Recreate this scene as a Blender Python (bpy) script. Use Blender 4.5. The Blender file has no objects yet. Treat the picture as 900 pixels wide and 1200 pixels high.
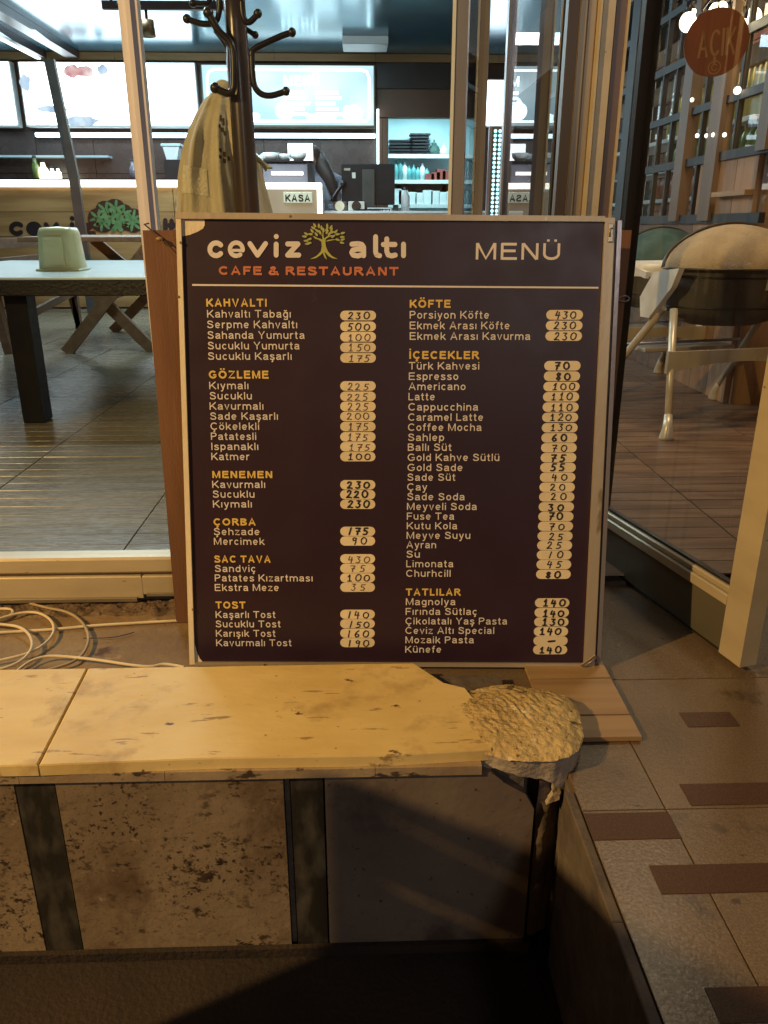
import bpy, math, random
from math import radians, sin, cos, tan, pi, sqrt, atan2
from mathutils import Vector, noise
random.seed(7)
SC = bpy.context.scene
COL = SC.collection
# ------------------------------------------------------------------ camera, world, exposure
CAMZ = 1.37
PITCH, YAW, FPX = radians(20), radians(-1.75), 920.0
cd = bpy.data.cameras.new("camera"); cam = bpy.data.objects.new("camera", cd); COL.objects.link(cam)
cam.location = (0, 0, CAMZ); cam.rotation_euler = (radians(90) - PITCH, 0, YAW)
cd.sensor_fit = 'VERTICAL'; cd.sensor_height = 36; cd.lens = FPX / 1200 * 36
cd.clip_start = .02; cd.clip_end = 300
SC.camera = cam
W = bpy.data.worlds.new("World"); SC.world = W; W.use_nodes = True
wn = W.node_tree.nodes; wl = W.node_tree.links
sky = wn.new('ShaderNodeTexSky'); sky.sky_type = 'NISHITA'; sky.sun_disc = False
sky.sun_elevation = radians(1.0); sky.sun_rotation = radians(200)
wn['Background'].inputs[1].default_value = .030
wl.new(sky.outputs[0], wn['Background'].inputs[0])
SC.view_settings.view_transform = 'Standard'; SC.view_settings.look = 'None'
SC.view_settings.exposure = 0; SC.view_settings.gamma = 1
try:
    SC.cycles.max_bounces = 8; SC.cycles.transparent_max_bounces = 16; SC.cycles.sample_clamp_indirect = 3
except Exception: pass

def lamp(name, kind, loc, energy, color, size=.1, size_y=None, target=None, spot=None, spread=None):
    d = bpy.data.lights.new(name, kind); d.energy = energy; d.color = color
    if kind == 'AREA':
        d.shape = 'RECTANGLE'; d.size = size; d.size_y = size_y or size
        if spread: d.spread = spread
    else: d.shadow_soft_size = size
    if kind == 'SPOT': d.spot_size = spot; d.spot_blend = .5
    o = bpy.data.objects.new(name, d); COL.objects.link(o); o.location = loc
    if target: o.rotation_euler = (Vector(target) - Vector(loc)).to_track_quat('-Z', 'Y').to_euler()
    return o
SODIUM = (1, .605, .215)
lamp('street_and_fill_light', 'SPOT', (-3.7, -.55, 3.3), 930, SODIUM, .022, target=(.1, 1.4, .5), spot=radians(75))
lamp('street_and_fill_light', 'SPOT', (1.3, -3.6, 3.1), 105, (1, .93, .86), .25, target=(.05, 1.6, 1.15), spot=radians(36))  # unseen narrow fill spot added to whiten the menu board lettering
lamp('ceiling_light', 'AREA', (-2.5, 10.6, 3.45), 95, (.62, .86, 1), 5, .5, target=(-2.5, 10.4, 0))
lamp('ceiling_light', 'AREA', (-1.2, 8.5, 3.45), 120, (.66, .9, 1), 3.0, .5, target=(-1.0, 9.0, 0))
lamp('ceiling_light', 'AREA', (-2.6, 6.5, 3.45), 60, (.80, .93, 1), 1.6, .6, target=(-2.6, 6.3, 0))
lamp('ceiling_light', 'AREA', (-1.6, 4.9, 3.3), 55, (.80, .95, 1), .7, .4, target=(-1.6, 4.4, 0))
lamp('ceiling_light', 'AREA', (1.5, 3.2, 3.3), 34, (1, .78, .52), .7, .4, target=(1.3, 3.7, 0))
lamp('storage_light', 'AREA', (1.0, 13.4, 3.1), 60, (.55, .92, 1), 1.0, .6, target=(1.0, 13.5, 0))
lamp('shelf_light', 'AREA', (2.85, 5.8, 3.3), 60, (1, .90, .74), .6, 3.0, target=(2.9, 5.4, 0))

# ------------------------------------------------------------------ geometry helpers
def ray(px, py):
    x = (px - 450) / FPX; y = -(py - 600) / FPX
    d = Vector((x, cos(PITCH) + y * sin(PITCH), -sin(PITCH) + y * cos(PITCH)))
    c, s = cos(YAW), sin(YAW)
    return Vector((c * d.x - s * d.y, s * d.x + c * d.y, d.z))
CC = Vector((0, 0, CAMZ))
def az(px, py, z): d = ray(px, py); return CC + d * ((z - CAMZ) / d.z)
def ay(px, py, y): d = ray(px, py); return CC + d * (y / d.y)
def ax(px, py, x): d = ray(px, py); return CC + d * (x / d.x)

ORG = {}
def thing(name, label, cat, loc=(0, 0, 0), group=None):
    o = bpy.data.objects.new(name, None); COL.objects.link(o); o.location = loc; o.empty_display_size = .1
    o['label'] = label; o['category'] = cat
    if group: o['group'] = group
    ORG[o.name] = Vector(loc); return o
def tag(o, label=None, cat=None, group=None, kind=None):
    if label: o['label'] = label
    if cat: o['category'] = cat
    if group: o['group'] = group
    if kind: o['kind'] = kind
    return o
def struct(o): o['kind'] = 'structure'; return o
class MB:
    def __init__(s): s.v = []; s.f = []; s.sm = []
    def quad(s, a, b, c, d):
        n = len(s.v); s.v += [Vector(a), Vector(b), Vector(c), Vector(d)]; s.f.append((n, n+1, n+2, n+3)); s.sm.append(False)
    def poly(s, pts, smooth=False):
        n = len(s.v); s.v += [Vector(p) for p in pts]; s.f.append(tuple(range(n, n+len(pts)))); s.sm.append(smooth)
    def box(s, x0, x1, y0, y1, z0, z1, xf=None, bev=0):
        P = [(x0,y0,z0),(x1,y0,z0),(x1,y1,z0),(x0,y1,z0),(x0,y0,z1),(x1,y0,z1),(x1,y1,z1),(x0,y1,z1)]
        if bev:
            b = bev
            P = []
            for (z, i) in ((z0, b), (z0+b, 0), (z1-b, 0), (z1, b)):
                P += [(x0+i, y0+i, z), (x1-i, y0+i, z), (x1-i, y1-i, z), (x0+i, y1-i, z)]
            n = len(s.v); s.v += [Vector(xf(*p)) if xf else Vector(p) for p in P]
            F = [(3,2,1,0), (12,13,14,15)]
            for k in range(3):
                for j in range(4):
                    a = k*4+j; c = k*4+(j+1) % 4; F.append((a, c, c+4, a+4))
            for f in F: s.f.append(tuple(n+i for i in f)); s.sm.append(False)
            return s
        n = len(s.v); s.v += [Vector(xf(*p)) if xf else Vector(p) for p in P]
        for f in ((0,3,2,1),(4,5,6,7),(0,1,5,4),(1,2,6,5),(2,3,7,6),(3,0,4,7)):
            s.f.append(tuple(n+i for i in f)); s.sm.append(False)
        return s
    def hexa(s, bot, top):
        n = len(s.v); s.v += [Vector(p) for p in list(bot)+list(top)]
        for f in ((0,3,2,1),(4,5,6,7),(0,1,5,4),(1,2,6,5),(2,3,7,6),(3,0,4,7)):
            s.f.append(tuple(n+i for i in f)); s.sm.append(False)
        return s
    def bar(s, a, b, w, h, up=(0, 0, 1)):
        a = Vector(a); b = Vector(b); d = (b-a).normalized(); u = Vector(up)
        r = d.cross(u)
        if r.length < 1e-4: r = d.cross(Vector((0, 1, 0)))
        r.normalize(); u = r.cross(d)
        q = [r*(-w/2)-u*h/2, r*w/2-u*h/2, r*w/2+u*h/2, r*(-w/2)+u*h/2]
        return s.hexa([a+i for i in q], [b+i for i in q])
    def tube(s, pts, rad, seg=10, caps=True):
        pts = [Vector(p) for p in pts]; n = len(pts)
        rs = rad if isinstance(rad, (list, tuple)) else [rad]*n
        base = len(s.v); up = None
        for i, p in enumerate(pts):
            d = (pts[min(i+1, n-1)] - pts[max(i-1, 0)]).normalized()
            if up is None:
                up = d.cross(Vector((0, 0, 1)))
                if up.length < 1e-3: up = Vector((1, 0, 0))
            up = (up - d*up.dot(d)).normalized(); r = d.cross(up)
            for k in range(seg):
                a = 2*pi*k/seg; s.v.append(p + (up*cos(a)+r*sin(a))*rs[i])
        for i in range(n-1):
            for k in range(seg):
                a = base+i*seg+k; b = base+i*seg+(k+1) % seg
                s.f.append((a, a+seg, b+seg, b)); s.sm.append(True)
        if caps:
            s.f.append(tuple(base+k for k in range(seg))); s.sm.append(False)
            s.f.append(tuple(base+(n-1)*seg+k for k in reversed(range(seg)))); s.sm.append(False)
        return s
    def ball(s, c, r, seg=12, rings=8, sc=(1, 1, 1)):
        c = Vector(c); base = len(s.v)
        for i in range(rings+1):
            t = pi*i/rings
            for k in range(seg):
                a = 2*pi*k/seg; s.v.append(c+Vector((sin(t)*cos(a)*r*sc[0], sin(t)*sin(a)*r*sc[1], cos(t)*r*sc[2])))
        for i in range(rings):
            for k in range(seg):
                a = base+i*seg+k; b = base+i*seg+(k+1) % seg
                s.f.append((a, a+seg, b+seg, b)); s.sm.append(True)
        return s
    def lathe(s, c, prof, seg=20, sx=1, sy=1):
        c = Vector(c); base = len(s.v)
        for (r, z) in prof:
            for k in range(seg):
                a = 2*pi*k/seg; s.v.append(c+Vector((r*cos(a)*sx, r*sin(a)*sy, z)))
        for i in range(len(prof)-1):
            for k in range(seg):
                a = base+i*seg+k; b = base+i*seg+(k+1) % seg
                s.f.append((a, b, b+seg, a+seg)); s.sm.append(True)
        return s
    def grid(s, fn, nu, nv, smooth=True):
        base = len(s.v)
        for i in range(nu+1):
            for j in range(nv+1): s.v.append(Vector(fn(i/nu, j/nv)))
        for i in range(nu):
            for j in range(nv):
                a = base+i*(nv+1)+j; s.f.append((a, a+nv+1, a+nv+2, a+1)); s.sm.append(smooth)
        return s
    def build(s, name, mat, parent=None, label=None, cat=None, group=None, kind=None, loc=None):
        if parent is not None: org = ORG[parent.name]
        else: org = Vector(loc) if loc is not None else (s.v[0].copy() if s.v else Vector())
        me = bpy.data.meshes.new(name)
        me.from_pydata([tuple(v-org) for v in s.v], [], s.f)
        me.polygons.foreach_set('use_smooth', s.sm)
        for m in (mat if isinstance(mat, (list, tuple)) else [mat]): me.materials.append(m)
        me.update()
        o = bpy.data.objects.new(name, me); COL.objects.link(o)
        if parent is not None: o.parent = parent
        else: o.location = org
        ORG[o.name] = org
        return tag(o, label, cat, group, kind)
def Box(name, mat, parent, x0, x1, y0, y1, z0, z1, bev=0, **k):
    m = MB(); m.box(x0, x1, y0, y1, z0, z1, bev=bev); return m.build(name, mat, parent, **k)
def copy_tree(o, delta, parent=None):
    c = o.copy(); COL.objects.link(c); c.parent = parent
    if parent is None: c.location = o.location + Vector(delta)
    ORG[c.name] = ORG[o.name] + Vector(delta)
    for ch in list(o.children): copy_tree(ch, delta, c)
    return c

# ------------------------------------------------------------------ materials
def mat(name, color, rough=.6, metal=0, var=None, scale=6, stretch=(1, 1, 1), detail=6, bump=0, bscale=None, spots=None,
        emit=None, es=0, spec=.5, alpha=1, contrast=(.35, .65), rnd=0, coat=0):
    m = bpy.data.materials.new(name); m.use_nodes = True
    nt = m.node_tree; N = nt.nodes; L = nt.links; b = N['Principled BSDF']
    b.inputs['Base Color'].default_value = (*color, 1); b.inputs['Roughness'].default_value = rough
    b.inputs['Metallic'].default_value = metal; b.inputs['Specular IOR Level'].default_value = spec
    b.inputs['Coat Weight'].default_value = coat
    if emit: b.inputs['Emission Color'].default_value = (*emit, 1); b.inputs['Emission Strength'].default_value = es
    tc = N.new('ShaderNodeTexCoord'); mp = N.new('ShaderNodeMapping'); mp.inputs['Scale'].default_value = stretch
    L.new(tc.outputs['Object'], mp.inputs[0]); vec = mp.outputs[0]
    if rnd:
        oi = N.new('ShaderNodeObjectInfo'); ad = N.new('ShaderNodeVectorMath'); ad.operation = 'ADD'
        mu = N.new('ShaderNodeVectorMath'); mu.operation = 'SCALE'; mu.inputs['Scale'].default_value = 37
        co = N.new('ShaderNodeCombineXYZ')
        for i in range(3): L.new(oi.outputs['Random'], co.inputs[i])
        L.new(co.outputs[0], mu.inputs[0]); L.new(mp.outputs[0], ad.inputs[0]); L.new(mu.outputs[0], ad.inputs[1]); vec = ad.outputs[0]
    col = None
    if var:
        n = N.new('ShaderNodeTexNoise'); n.inputs['Scale'].default_value = scale; n.inputs['Detail'].default_value = detail
        L.new(vec, n.inputs['Vector'])
        r = N.new('ShaderNodeValToRGB'); r.color_ramp.elements[0].position = contrast[0]; r.color_ramp.elements[1].position = contrast[1]
        r.color_ramp.elements[0].color = (*color, 1); r.color_ramp.elements[1].color = (*var, 1)
        L.new(n.outputs['Fac'], r.inputs[0]); col = r.outputs[0]
    for sp in (spots or []):      # (color, scale, threshold, softness, stretch)
        n = N.new('ShaderNodeTexNoise'); n.inputs['Scale'].default_value = sp[1]; n.inputs['Detail'].default_value = 5
        n.inputs['Roughness'].default_value = .62
        mp2 = N.new('ShaderNodeMapping'); mp2.inputs['Scale'].default_value = sp[4] if len(sp) > 4 else (1, 1, 1)
        mp2.inputs['Location'].default_value = (sp[1]*.37, 1.7, sp[1]*.11)
        L.new(vec, mp2.inputs[0]); L.new(mp2.outputs[0], n.inputs['Vector'])
        mr = N.new('ShaderNodeMapRange'); mr.inputs[1].default_value = sp[2]; mr.inputs[2].default_value = sp[2]+sp[3]
        L.new(n.outputs['Fac'], mr.inputs[0])
        mx = N.new('ShaderNodeMix'); mx.data_type = 'RGBA'; fo = mr.outputs[0]
        if len(sp) > 5:
            n3 = N.new('ShaderNodeTexNoise'); n3.inputs['Scale'].default_value = sp[5]; n3.inputs['Detail'].default_value = 3; L.new(vec, n3.inputs['Vector'])
            m3 = N.new('ShaderNodeMapRange'); m3.inputs[1].default_value = .46; m3.inputs[2].default_value = .60; L.new(n3.outputs['Fac'], m3.inputs[0])
            m4 = N.new('ShaderNodeMath'); m4.operation = 'MULTIPLY'; L.new(fo, m4.inputs[0]); L.new(m3.outputs[0], m4.inputs[1]); fo = m4.outputs[0]
        L.new(fo, mx.inputs[0])
        if col: L.new(col, mx.inputs[6])
        else: mx.inputs[6].default_value = (*color, 1)
        mx.inputs[7].default_value = (*sp[0], 1); col = mx.outputs[2]
    if rnd and rnd > 0:
        hs = N.new('ShaderNodeHueSaturation'); mr = N.new('ShaderNodeMapRange')
        mr.inputs[3].default_value = 1-rnd; mr.inputs[4].default_value = 1+rnd
        L.new(oi.outputs['Random'], mr.inputs[0]); L.new(mr.outputs[0], hs.inputs['Value'])
        if col: L.new(col, hs.inputs['Color'])
        else: hs.inputs['Color'].default_value = (*color, 1)
        col = hs.outputs[0]
    if col: L.new(col, b.inputs['Base Color'])
    if bump:
        n = N.new('ShaderNodeTexNoise'); n.inputs['Scale'].default_value = bscale or scale*3; n.inputs['Detail'].default_value = 6
        L.new(vec, n.inputs['Vector']); bp = N.new('ShaderNodeBump'); bp.inputs['Strength'].default_value = bump
        bp.inputs['Distance'].default_value = .01; L.new(n.outputs['Fac'], bp.inputs['Height']); L.new(bp.outputs[0], b.inputs['Normal'])
        if not metal and rough > .15:
            mr = N.new('ShaderNodeMapRange'); mr.inputs[3].default_value = max(.05, rough-.12); mr.inputs[4].default_value = min(1, rough+.12)
            L.new(n.outputs['Fac'], mr.inputs[0]); L.new(mr.outputs[0], b.inputs['Roughness'])
    return m
def glassmat(name, tint=(1, 1, 1), ior=1.5, rough=0.0):
    m = bpy.data.materials.new(name); m.use_nodes = True; nt = m.node_tree; N = nt.nodes; L = nt.links
    N.remove(N['Principled BSDF']); out = N['Material Output']
    f = N.new('ShaderNodeFresnel'); f.inputs[0].default_value = ior
    t = N.new('ShaderNodeBsdfTransparent'); t.inputs[0].default_value = (*tint, 1)
    g = N.new('ShaderNodeBsdfGlossy'); g.inputs['Roughness'].default_value = rough
    ge = N.new('ShaderNodeNewGeometry'); inv = N.new('ShaderNodeMath'); inv.operation = 'SUBTRACT'; inv.inputs[0].default_value = 1; L.new(ge.outputs['Backfacing'], inv.inputs[1])
    mu = N.new('ShaderNodeMath'); mu.operation = 'MULTIPLY'; L.new(inv.outputs[0], mu.inputs[0]); L.new(f.outputs[0], mu.inputs[1])
    mx = N.new('ShaderNodeMixShader'); L.new(mu.outputs[0], mx.inputs[0]); L.new(t.outputs[0], mx.inputs[1]); L.new(g.outputs[0], mx.inputs[2])
    L.new(mx.outputs[0], out.inputs[0]); return m
M = {}
M['glass'] = glassmat('clear_glass', (.96, .98, .97))
M['door_glass'] = glassmat('door_glass', (.93, .94, .94), 1.55)
M['marble'] = mat('cream_marble', (.80, .63, .29), .62, var=(.66, .48, .19), scale=4, stretch=(1, 1.8, 1), bump=.12, bscale=25, contrast=(.38, .72),
    spots=[((.52, .37, .16), 6, .54, .12, (1, .6, 1)), ((.40, .27, .12), 16, .63, .03, (.5, 1.6, 1)), ((.14, .09, .05), 13, .66, .03, (1, .8, 1)), ((.20, .13, .07), 60, .69, .03)], rnd=.05)
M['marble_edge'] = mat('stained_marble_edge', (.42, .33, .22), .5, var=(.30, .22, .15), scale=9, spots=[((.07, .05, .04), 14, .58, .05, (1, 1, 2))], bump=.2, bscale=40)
M['travertine'] = mat('brown_travertine', (.21, .155, .105), .5, var=(.31, .24, .165), scale=4.5, bump=.2, bscale=40,
    spots=[((.13, .085, .055), 6, .52, .16, (1, 1, .6)), ((.035, .022, .016), 38, .565, .07, (.8, 1, 1.3), 4), ((.045, .03, .02), 90, .56, .07, (1, 1, 1), 5), ((.04, .026, .02), 18, .63, .06, (.9, 1, 1), 3), ((.38, .30, .21), 40, .63, .08), ((.10, .062, .04), 180, .60, .1)], rnd=.05)
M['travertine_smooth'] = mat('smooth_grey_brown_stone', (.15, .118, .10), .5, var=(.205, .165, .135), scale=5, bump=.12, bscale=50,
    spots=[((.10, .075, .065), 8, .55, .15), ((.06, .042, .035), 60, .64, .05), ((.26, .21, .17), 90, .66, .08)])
M['green_marble'] = mat('dark_green_marble', (.026, .024, .021), .45, var=(.12, .11, .095), scale=16, stretch=(1.6, 1, .7), contrast=(.45, .8), bump=.1, rnd=.05)
M['mortar'] = mat('broken_mortar', (.62, .47, .22), .95, var=(.46, .34, .16), scale=12, bump=1, bscale=70, spots=[((.66, .56, .38), 22, .58, .06), ((.13, .09, .05), 26, .62, .05), ((.08, .055, .035), 70, .64, .04)])
M['plaster'] = mat('pale_plaster', (.50, .44, .37), .9, var=(.33, .28, .24), scale=14, bump=.6, bscale=60, spots=[((.10, .085, .08), 9, .60, .02)])
M['dark_core'] = mat('dark_masonry', (.085, .07, .065), .9, var=(.15, .12, .10), scale=12, bump=1, bscale=25)
M['asphalt'] = mat('dark_asphalt', (.020, .014, .012), .9, var=(.036, .024, .019), scale=5, bump=.5, bscale=90)
M['granite'] = mat('speckled_granite', (.115, .076, .042), .36, var=(.20, .145, .088), scale=330, detail=2, bump=.08, bscale=160, contrast=(.36, .66),
    spots=[((.095, .062, .036), 2.2, .52, .22), ((.40, .33, .25), 520, .66, .04), ((.06, .038, .024), 6, .62, .08), ((.05, .032, .02), 22, .68, .04)], rnd=.10)
M['granite_red'] = mat('dark_red_granite', (.065, .030, .018), .62, var=(.105, .055, .034), scale=330, detail=3, bump=.1, bscale=120, rnd=.05)
M['grout'] = mat('dirty_grout', (.11, .08, .055), .9, var=(.06, .045, .03), scale=20, bump=.4)
M['screed'] = mat('dusty_screed', (.27, .19, .10), .85, var=(.19, .125, .065), scale=5, bump=.35, bscale=50, spots=[((.085, .045, .03), 7, .60, .06), ((.36, .27, .16), 12, .62, .1)])
M['rubble'] = mat('crumbled_mortar', (.20, .14, .085), .95, var=(.075, .045, .03), scale=16, bump=1, bscale=40)
M['deck'] = mat('wood_look_tile', (.14, .122, .09), .27, var=(.205, .182, .135), scale=2.2, stretch=(1, 9, 1), bump=.08, bscale=20, spots=[((.10, .085, .065), 2.5, .55, .2)], rnd=.08)
M['deck_red'] = mat('reddish_wood_look_tile', (.13, .068, .036), .45, var=(.24, .135, .075), scale=3.2, stretch=(1, 9, 1), bump=.08, bscale=20, rnd=.08)
M['gold_alu'] = mat('champagne_aluminium', (.60, .52, .37), .42, .25, var=(.49, .42, .29), scale=3, stretch=(1, 1, 3), bump=.05, bscale=60, spots=[((.2, .13, .08), 22, .70, .03)])
M['alu'] = mat('grey_aluminium', (.30, .29, .35), .28, .35, var=(.22, .205, .25), scale=4, stretch=(1, 1, .4), bump=.04, bscale=80)
M['purple_alu'] = mat('mauve_brown_profile', (.16, .12, .12), .42, .4, var=(.12, .09, .09), scale=4, stretch=(1, 1, .3))
M['brown_alu'] = mat('dark_brown_profile', (.05, .035, .026), .42, .2, var=(.07, .05, .036), scale=6, stretch=(1, 1, .3))
M['khaki_alu'] = mat('taupe_profile', (.30, .25, .18), .4, .4, var=(.24, .20, .145), scale=5, stretch=(1, 1, .2), bump=.05)
M['white_frame'] = mat('cream_painted_wood', (.80, .72, .56), .5, var=(.70, .61, .45), scale=8, stretch=(3, 3, .6), bump=.12, bscale=50, spots=[((.45, .35, .22), 20, .68, .04)])
M['rail_grey'] = mat('brushed_sign_rail', (.50, .44, .35), .42, .35, var=(.42, .36, .28), scale=6, stretch=(1, 1, .2), bump=.08, bscale=90, spots=[((.28, .22, .15), 14, .66, .05)])
M['poster'] = mat('dark_plum_poster', (.0240, .0095, .0215), .42, var=(.030, .012, .026), scale=2, bump=.04, bscale=9, spots=[((.055, .027, .03), 12, .70, .05)])
M['white_ink'] = mat('white_ink', (.80, .75, .74), .55, var=(.72, .67, .66), scale=9)
M['yellow_ink'] = mat('yellow_ink', (.80, .58, .16), .55, var=(.72, .50, .13), scale=9)
M['orange_ink'] = mat('orange_ink', (.62, .20, .10), .55, var=(.54, .17, .085), scale=9)
M['leaf_ink'] = mat('olive_green_ink', (.36, .42, .15), .55, var=(.46, .48, .16), scale=30)
M['trunk_ink'] = mat('yellow_green_ink', (.50, .53, .12), .55, var=(.42, .45, .12), scale=30)
M['sticker'] = mat('cream_price_sticker', (.84, .74, .54), .5, var=(.76, .66, .46), scale=25, rnd=.06)
M['marker'] = mat('black_marker', (.02, .015, .014), .5)
M['pen'] = mat('brown_pen', (.11, .06, .035), .5)
M['screw'] = mat('steel_screw', (.30, .26, .2), .35, .9)
M['brown_board'] = mat('red_brown_board', (.20, .098, .052), .62, var=(.15, .07, .038), scale=5, stretch=(4, 4, .5), bump=.12, bscale=60)
M['laminate'] = mat('oak_laminate', (.36, .24, .125), .5, var=(.27, .17, .085), scale=4, stretch=(.6, 8, 1), bump=.06, bscale=30, rnd=.08)
M['cable'] = mat('cream_cable', (.72, .62, .42), .5, var=(.60, .50, .32), scale=12)
M['cable_grey'] = mat('dusty_grey_cable', (.42, .34, .21), .6, var=(.34, .27, .16), scale=12)
M['wire'] = mat('dark_wire', (.05, .03, .02), .6)
M['kick'] = mat('dull_green_kick_panel', (.105, .10, .075), .38, .2, var=(.14, .125, .092), scale=3, bump=.05)
M['rattan'] = mat('black_rattan', (.007, .0065, .008), .55, var=(.016, .014, .016), scale=60, stretch=(1, 1, 1), bump=.6, bscale=90)
M['table_leg'] = mat('black_table_leg', (.006, .006, .011), .5, var=(.010, .010, .015), scale=10, bump=.1, spec=.25)
M['table_top'] = mat('pale_glass_table_top', (.66, .84, .90), .30, var=(.64, .77, .77), scale=4, coat=.6)
M['napkin'] = mat('cream_plastic', (.52, .50, .27), .3, var=(.47, .45, .24), scale=3, coat=.3)
M['dark_wood'] = mat('dark_stained_wood', (.10, .05, .026), .55, var=(.15, .08, .04), scale=5, stretch=(2, 2, 6), bump=.15, bscale=40)
M['mid_wood'] = mat('brown_picnic_wood', (.20, .115, .052), .55, var=(.14, .075, .034), scale=5, stretch=(4, 4, 4), bump=.15, bscale=40)
M['bar_wood'] = mat('walnut_bar_boards', (.42, .25, .10), .45, var=(.24, .13, .048), scale=2.2, stretch=(.5, 1, 5), bump=.06, bscale=20, rnd=.06)
M['beam_wood'] = mat('light_wood_trim', (.52, .30, .13), .5, var=(.40, .22, .09), scale=2, stretch=(.4, 1, 3))
M['brown_wall'] = mat('dark_brown_wall', (.085, .042, .026), .42, var=(.12, .06, .036), scale=2, bump=.04, rnd=.06)
M['brown_tile'] = mat('dark_brown_wall_tile', (.085, .060, .055), .28, var=(.12, .085, .078), scale=2.5, bump=.04, rnd=.08)
M['ceiling'] = mat('glossy_blue_ceiling', (.03, .14, .21), .17, .55, var=(.06, .22, .30), scale=1.2, bump=.12, bscale=3)
M['black'] = mat('black_plastic', (.014, .013, .016), .35, var=(.02, .019, .022), scale=10)
M['black_metal'] = mat('black_metal', (.02, .018, .022), .32, .5, var=(.035, .03, .035), scale=8)
M['coat_trunk'] = mat('dark_brown_lacquer', (.030, .024, .032), .28, .1, var=(.05, .038, .045), scale=8, stretch=(1, 1, .3), bump=.08)
M['white_post'] = mat('white_coated_post', (.74, .74, .84), .35, var=(.62, .61, .70), scale=3, stretch=(1, 1, .3), bump=.04)
M['coat'] = mat('beige_fleece', (.52, .48, .36), .95, var=(.44, .40, .29), scale=5, bump=.35, bscale=120)
M['coat_pale'] = mat('pale_fleece_band', (.64, .60, .46), .95, var=(.56, .52, .40), scale=14, bump=.7, bscale=120)
M['coat_print'] = mat('dark_olive_print', (.07, .055, .03), .9)
M['white_plastic'] = mat('off_white_plastic', (.78, .75, .68), .4, var=(.56, .52, .44), scale=6, bump=.05)
M['grey_plastic'] = mat('taupe_plastic', (.44, .38, .29), .45, var=(.36, .30, .22), scale=6, bump=.05)
M['tan_fabric'] = mat('tan_fabric', (.46, .34, .20), .85, var=(.36, .26, .15), scale=12, bump=.5, bscale=150)
M['green_fabric'] = mat('dark_green_fabric', (.03, .07, .06), .7, var=(.06, .11, .095), scale=12, bump=.4, bscale=150)
M['charcoal'] = mat('charcoal_shell', (.050, .045, .040), .6, var=(.075, .066, .058), scale=5, bump=.3, bscale=100)
M['paper'] = mat('white_label', (.66, .63, .56), .6)
M['cream_metal'] = mat('cream_metal_tube', (.74, .66, .50), .34, .3, var=(.52, .42, .28), scale=6)
M['cyan_wall'] = mat('pale_storage_wall', (.62, .76, .80), .5, var=(.54, .68, .72), scale=2)
M['white'] = mat('white_paint', (.80, .80, .80), .45, var=(.72, .72, .72), scale=4)
M['red_box'] = mat('red_carton', (.30, .055, .045), .6, var=(.24, .045, .036), scale=8, rnd=.15)
M['green_box'] = mat('teal_bottle', (.12, .36, .36), .35, var=(.09, .28, .30), scale=8, rnd=.2)
M['skin'] = mat('skin', (.50, .30, .22), .5)
M['hair'] = mat('dark_brown_hair', (.030, .018, .016), .45, var=(.05, .03, .026), scale=30, stretch=(4, 4, .5), bump=.4)
M['sweater'] = mat('grey_knit', (.20, .21, .26), .9, var=(.26, .27, .32), scale=10, bump=.4, bscale=80)
M['bottle'] = mat('green_glass_bottle', (.16, .22, .06), .15, var=(.24, .30, .08), scale=6, coat=.5, rnd=.2)
M['bottle_y'] = mat('yellow_oil_bottle', (.55, .48, .16), .2, var=(.44, .38, .12), scale=6, coat=.5, rnd=.2)
M['jar_red'] = mat('red_preserve_jar', (.30, .07, .045), .3, var=(.40, .16, .10), scale=14, rnd=.2)
M['brick'] = mat('red_brown_brick', (.24, .095, .065), .8, var=(.32, .15, .10), scale=9, bump=.4, rnd=.2)
M['plank_wall'] = mat('weathered_plank', (.26, .145, .075), .6, var=(.36, .21, .11), scale=3, stretch=(5, 5, .6), bump=.2, rnd=.15)
M['lattice'] = mat('black_lattice_frame', (.009, .008, .008), .55, var=(.018, .016, .014), scale=8)
M['lattice_wood'] = mat('brown_window_frame', (.12, .075, .045), .5, var=(.16, .10, .06), scale=5, stretch=(1, 1, .3))
M['disc'] = mat('orange_red_sign_disc', (.26, .07, .035), .5, var=(.20, .055, .028), scale=6)
M['disc_ink'] = mat('pale_sign_ink', (.36, .19, .10), .5)
def emis(name, col, s, var=None, scale=2, stretch=(1, 1, 1)):
    return mat(name, tuple(c*.3 for c in col), .5, emit=col, es=s) if var is None else emis_var(name, col, s, var, scale, stretch)
def emis_var(name, col, s, var, scale, stretch):
    m = bpy.data.materials.new(name); m.use_nodes = True; N = m.node_tree.nodes; L = m.node_tree.links; b = N['Principled BSDF']
    b.inputs['Base Color'].default_value = (.1, .1, .1, 1); b.inputs['Roughness'].default_value = .2
    tc = N.new('ShaderNodeTexCoord'); mp = N.new('ShaderNodeMapping'); mp.inputs['Scale'].default_value = stretch
    n = N.new('ShaderNodeTexNoise'); n.inputs['Scale'].default_value = scale; n.inputs['Detail'].default_value = 1.5
    r = N.new('ShaderNodeValToRGB'); r.color_ramp.elements[0].color = (*col, 1); r.color_ramp.elements[1].color = (*var, 1)
    r.color_ramp.elements[0].position = .4; r.color_ramp.elements[1].position = .62
    L.new(tc.outputs['Object'], mp.inputs[0]); L.new(mp.outputs[0], n.inputs['Vector']); L.new(n.outputs['Fac'], r.inputs[0])
    L.new(r.outputs[0], b.inputs['Emission Color']); b.inputs['Emission Strength'].default_value = s
    return m
M['box_light'] = emis('white_lit_panel', (.86, .96, 1), 6.0, (.62, .80, .92), 1.3)
M['box_light_blue'] = emis('blue_white_lit_panel', (.40, .66, .80), 1.25, (.80, .97, 1.0), .9, (1, 1, 1.5))
M['food_light'] = emis('lit_food_print', (1, .97, .93), 2.2, (.75, .86, .95), 9)
M['food_red'] = emis('lit_red_print', (.62, .22, .24), 1.0, (.95, .75, .72), 7)
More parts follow.
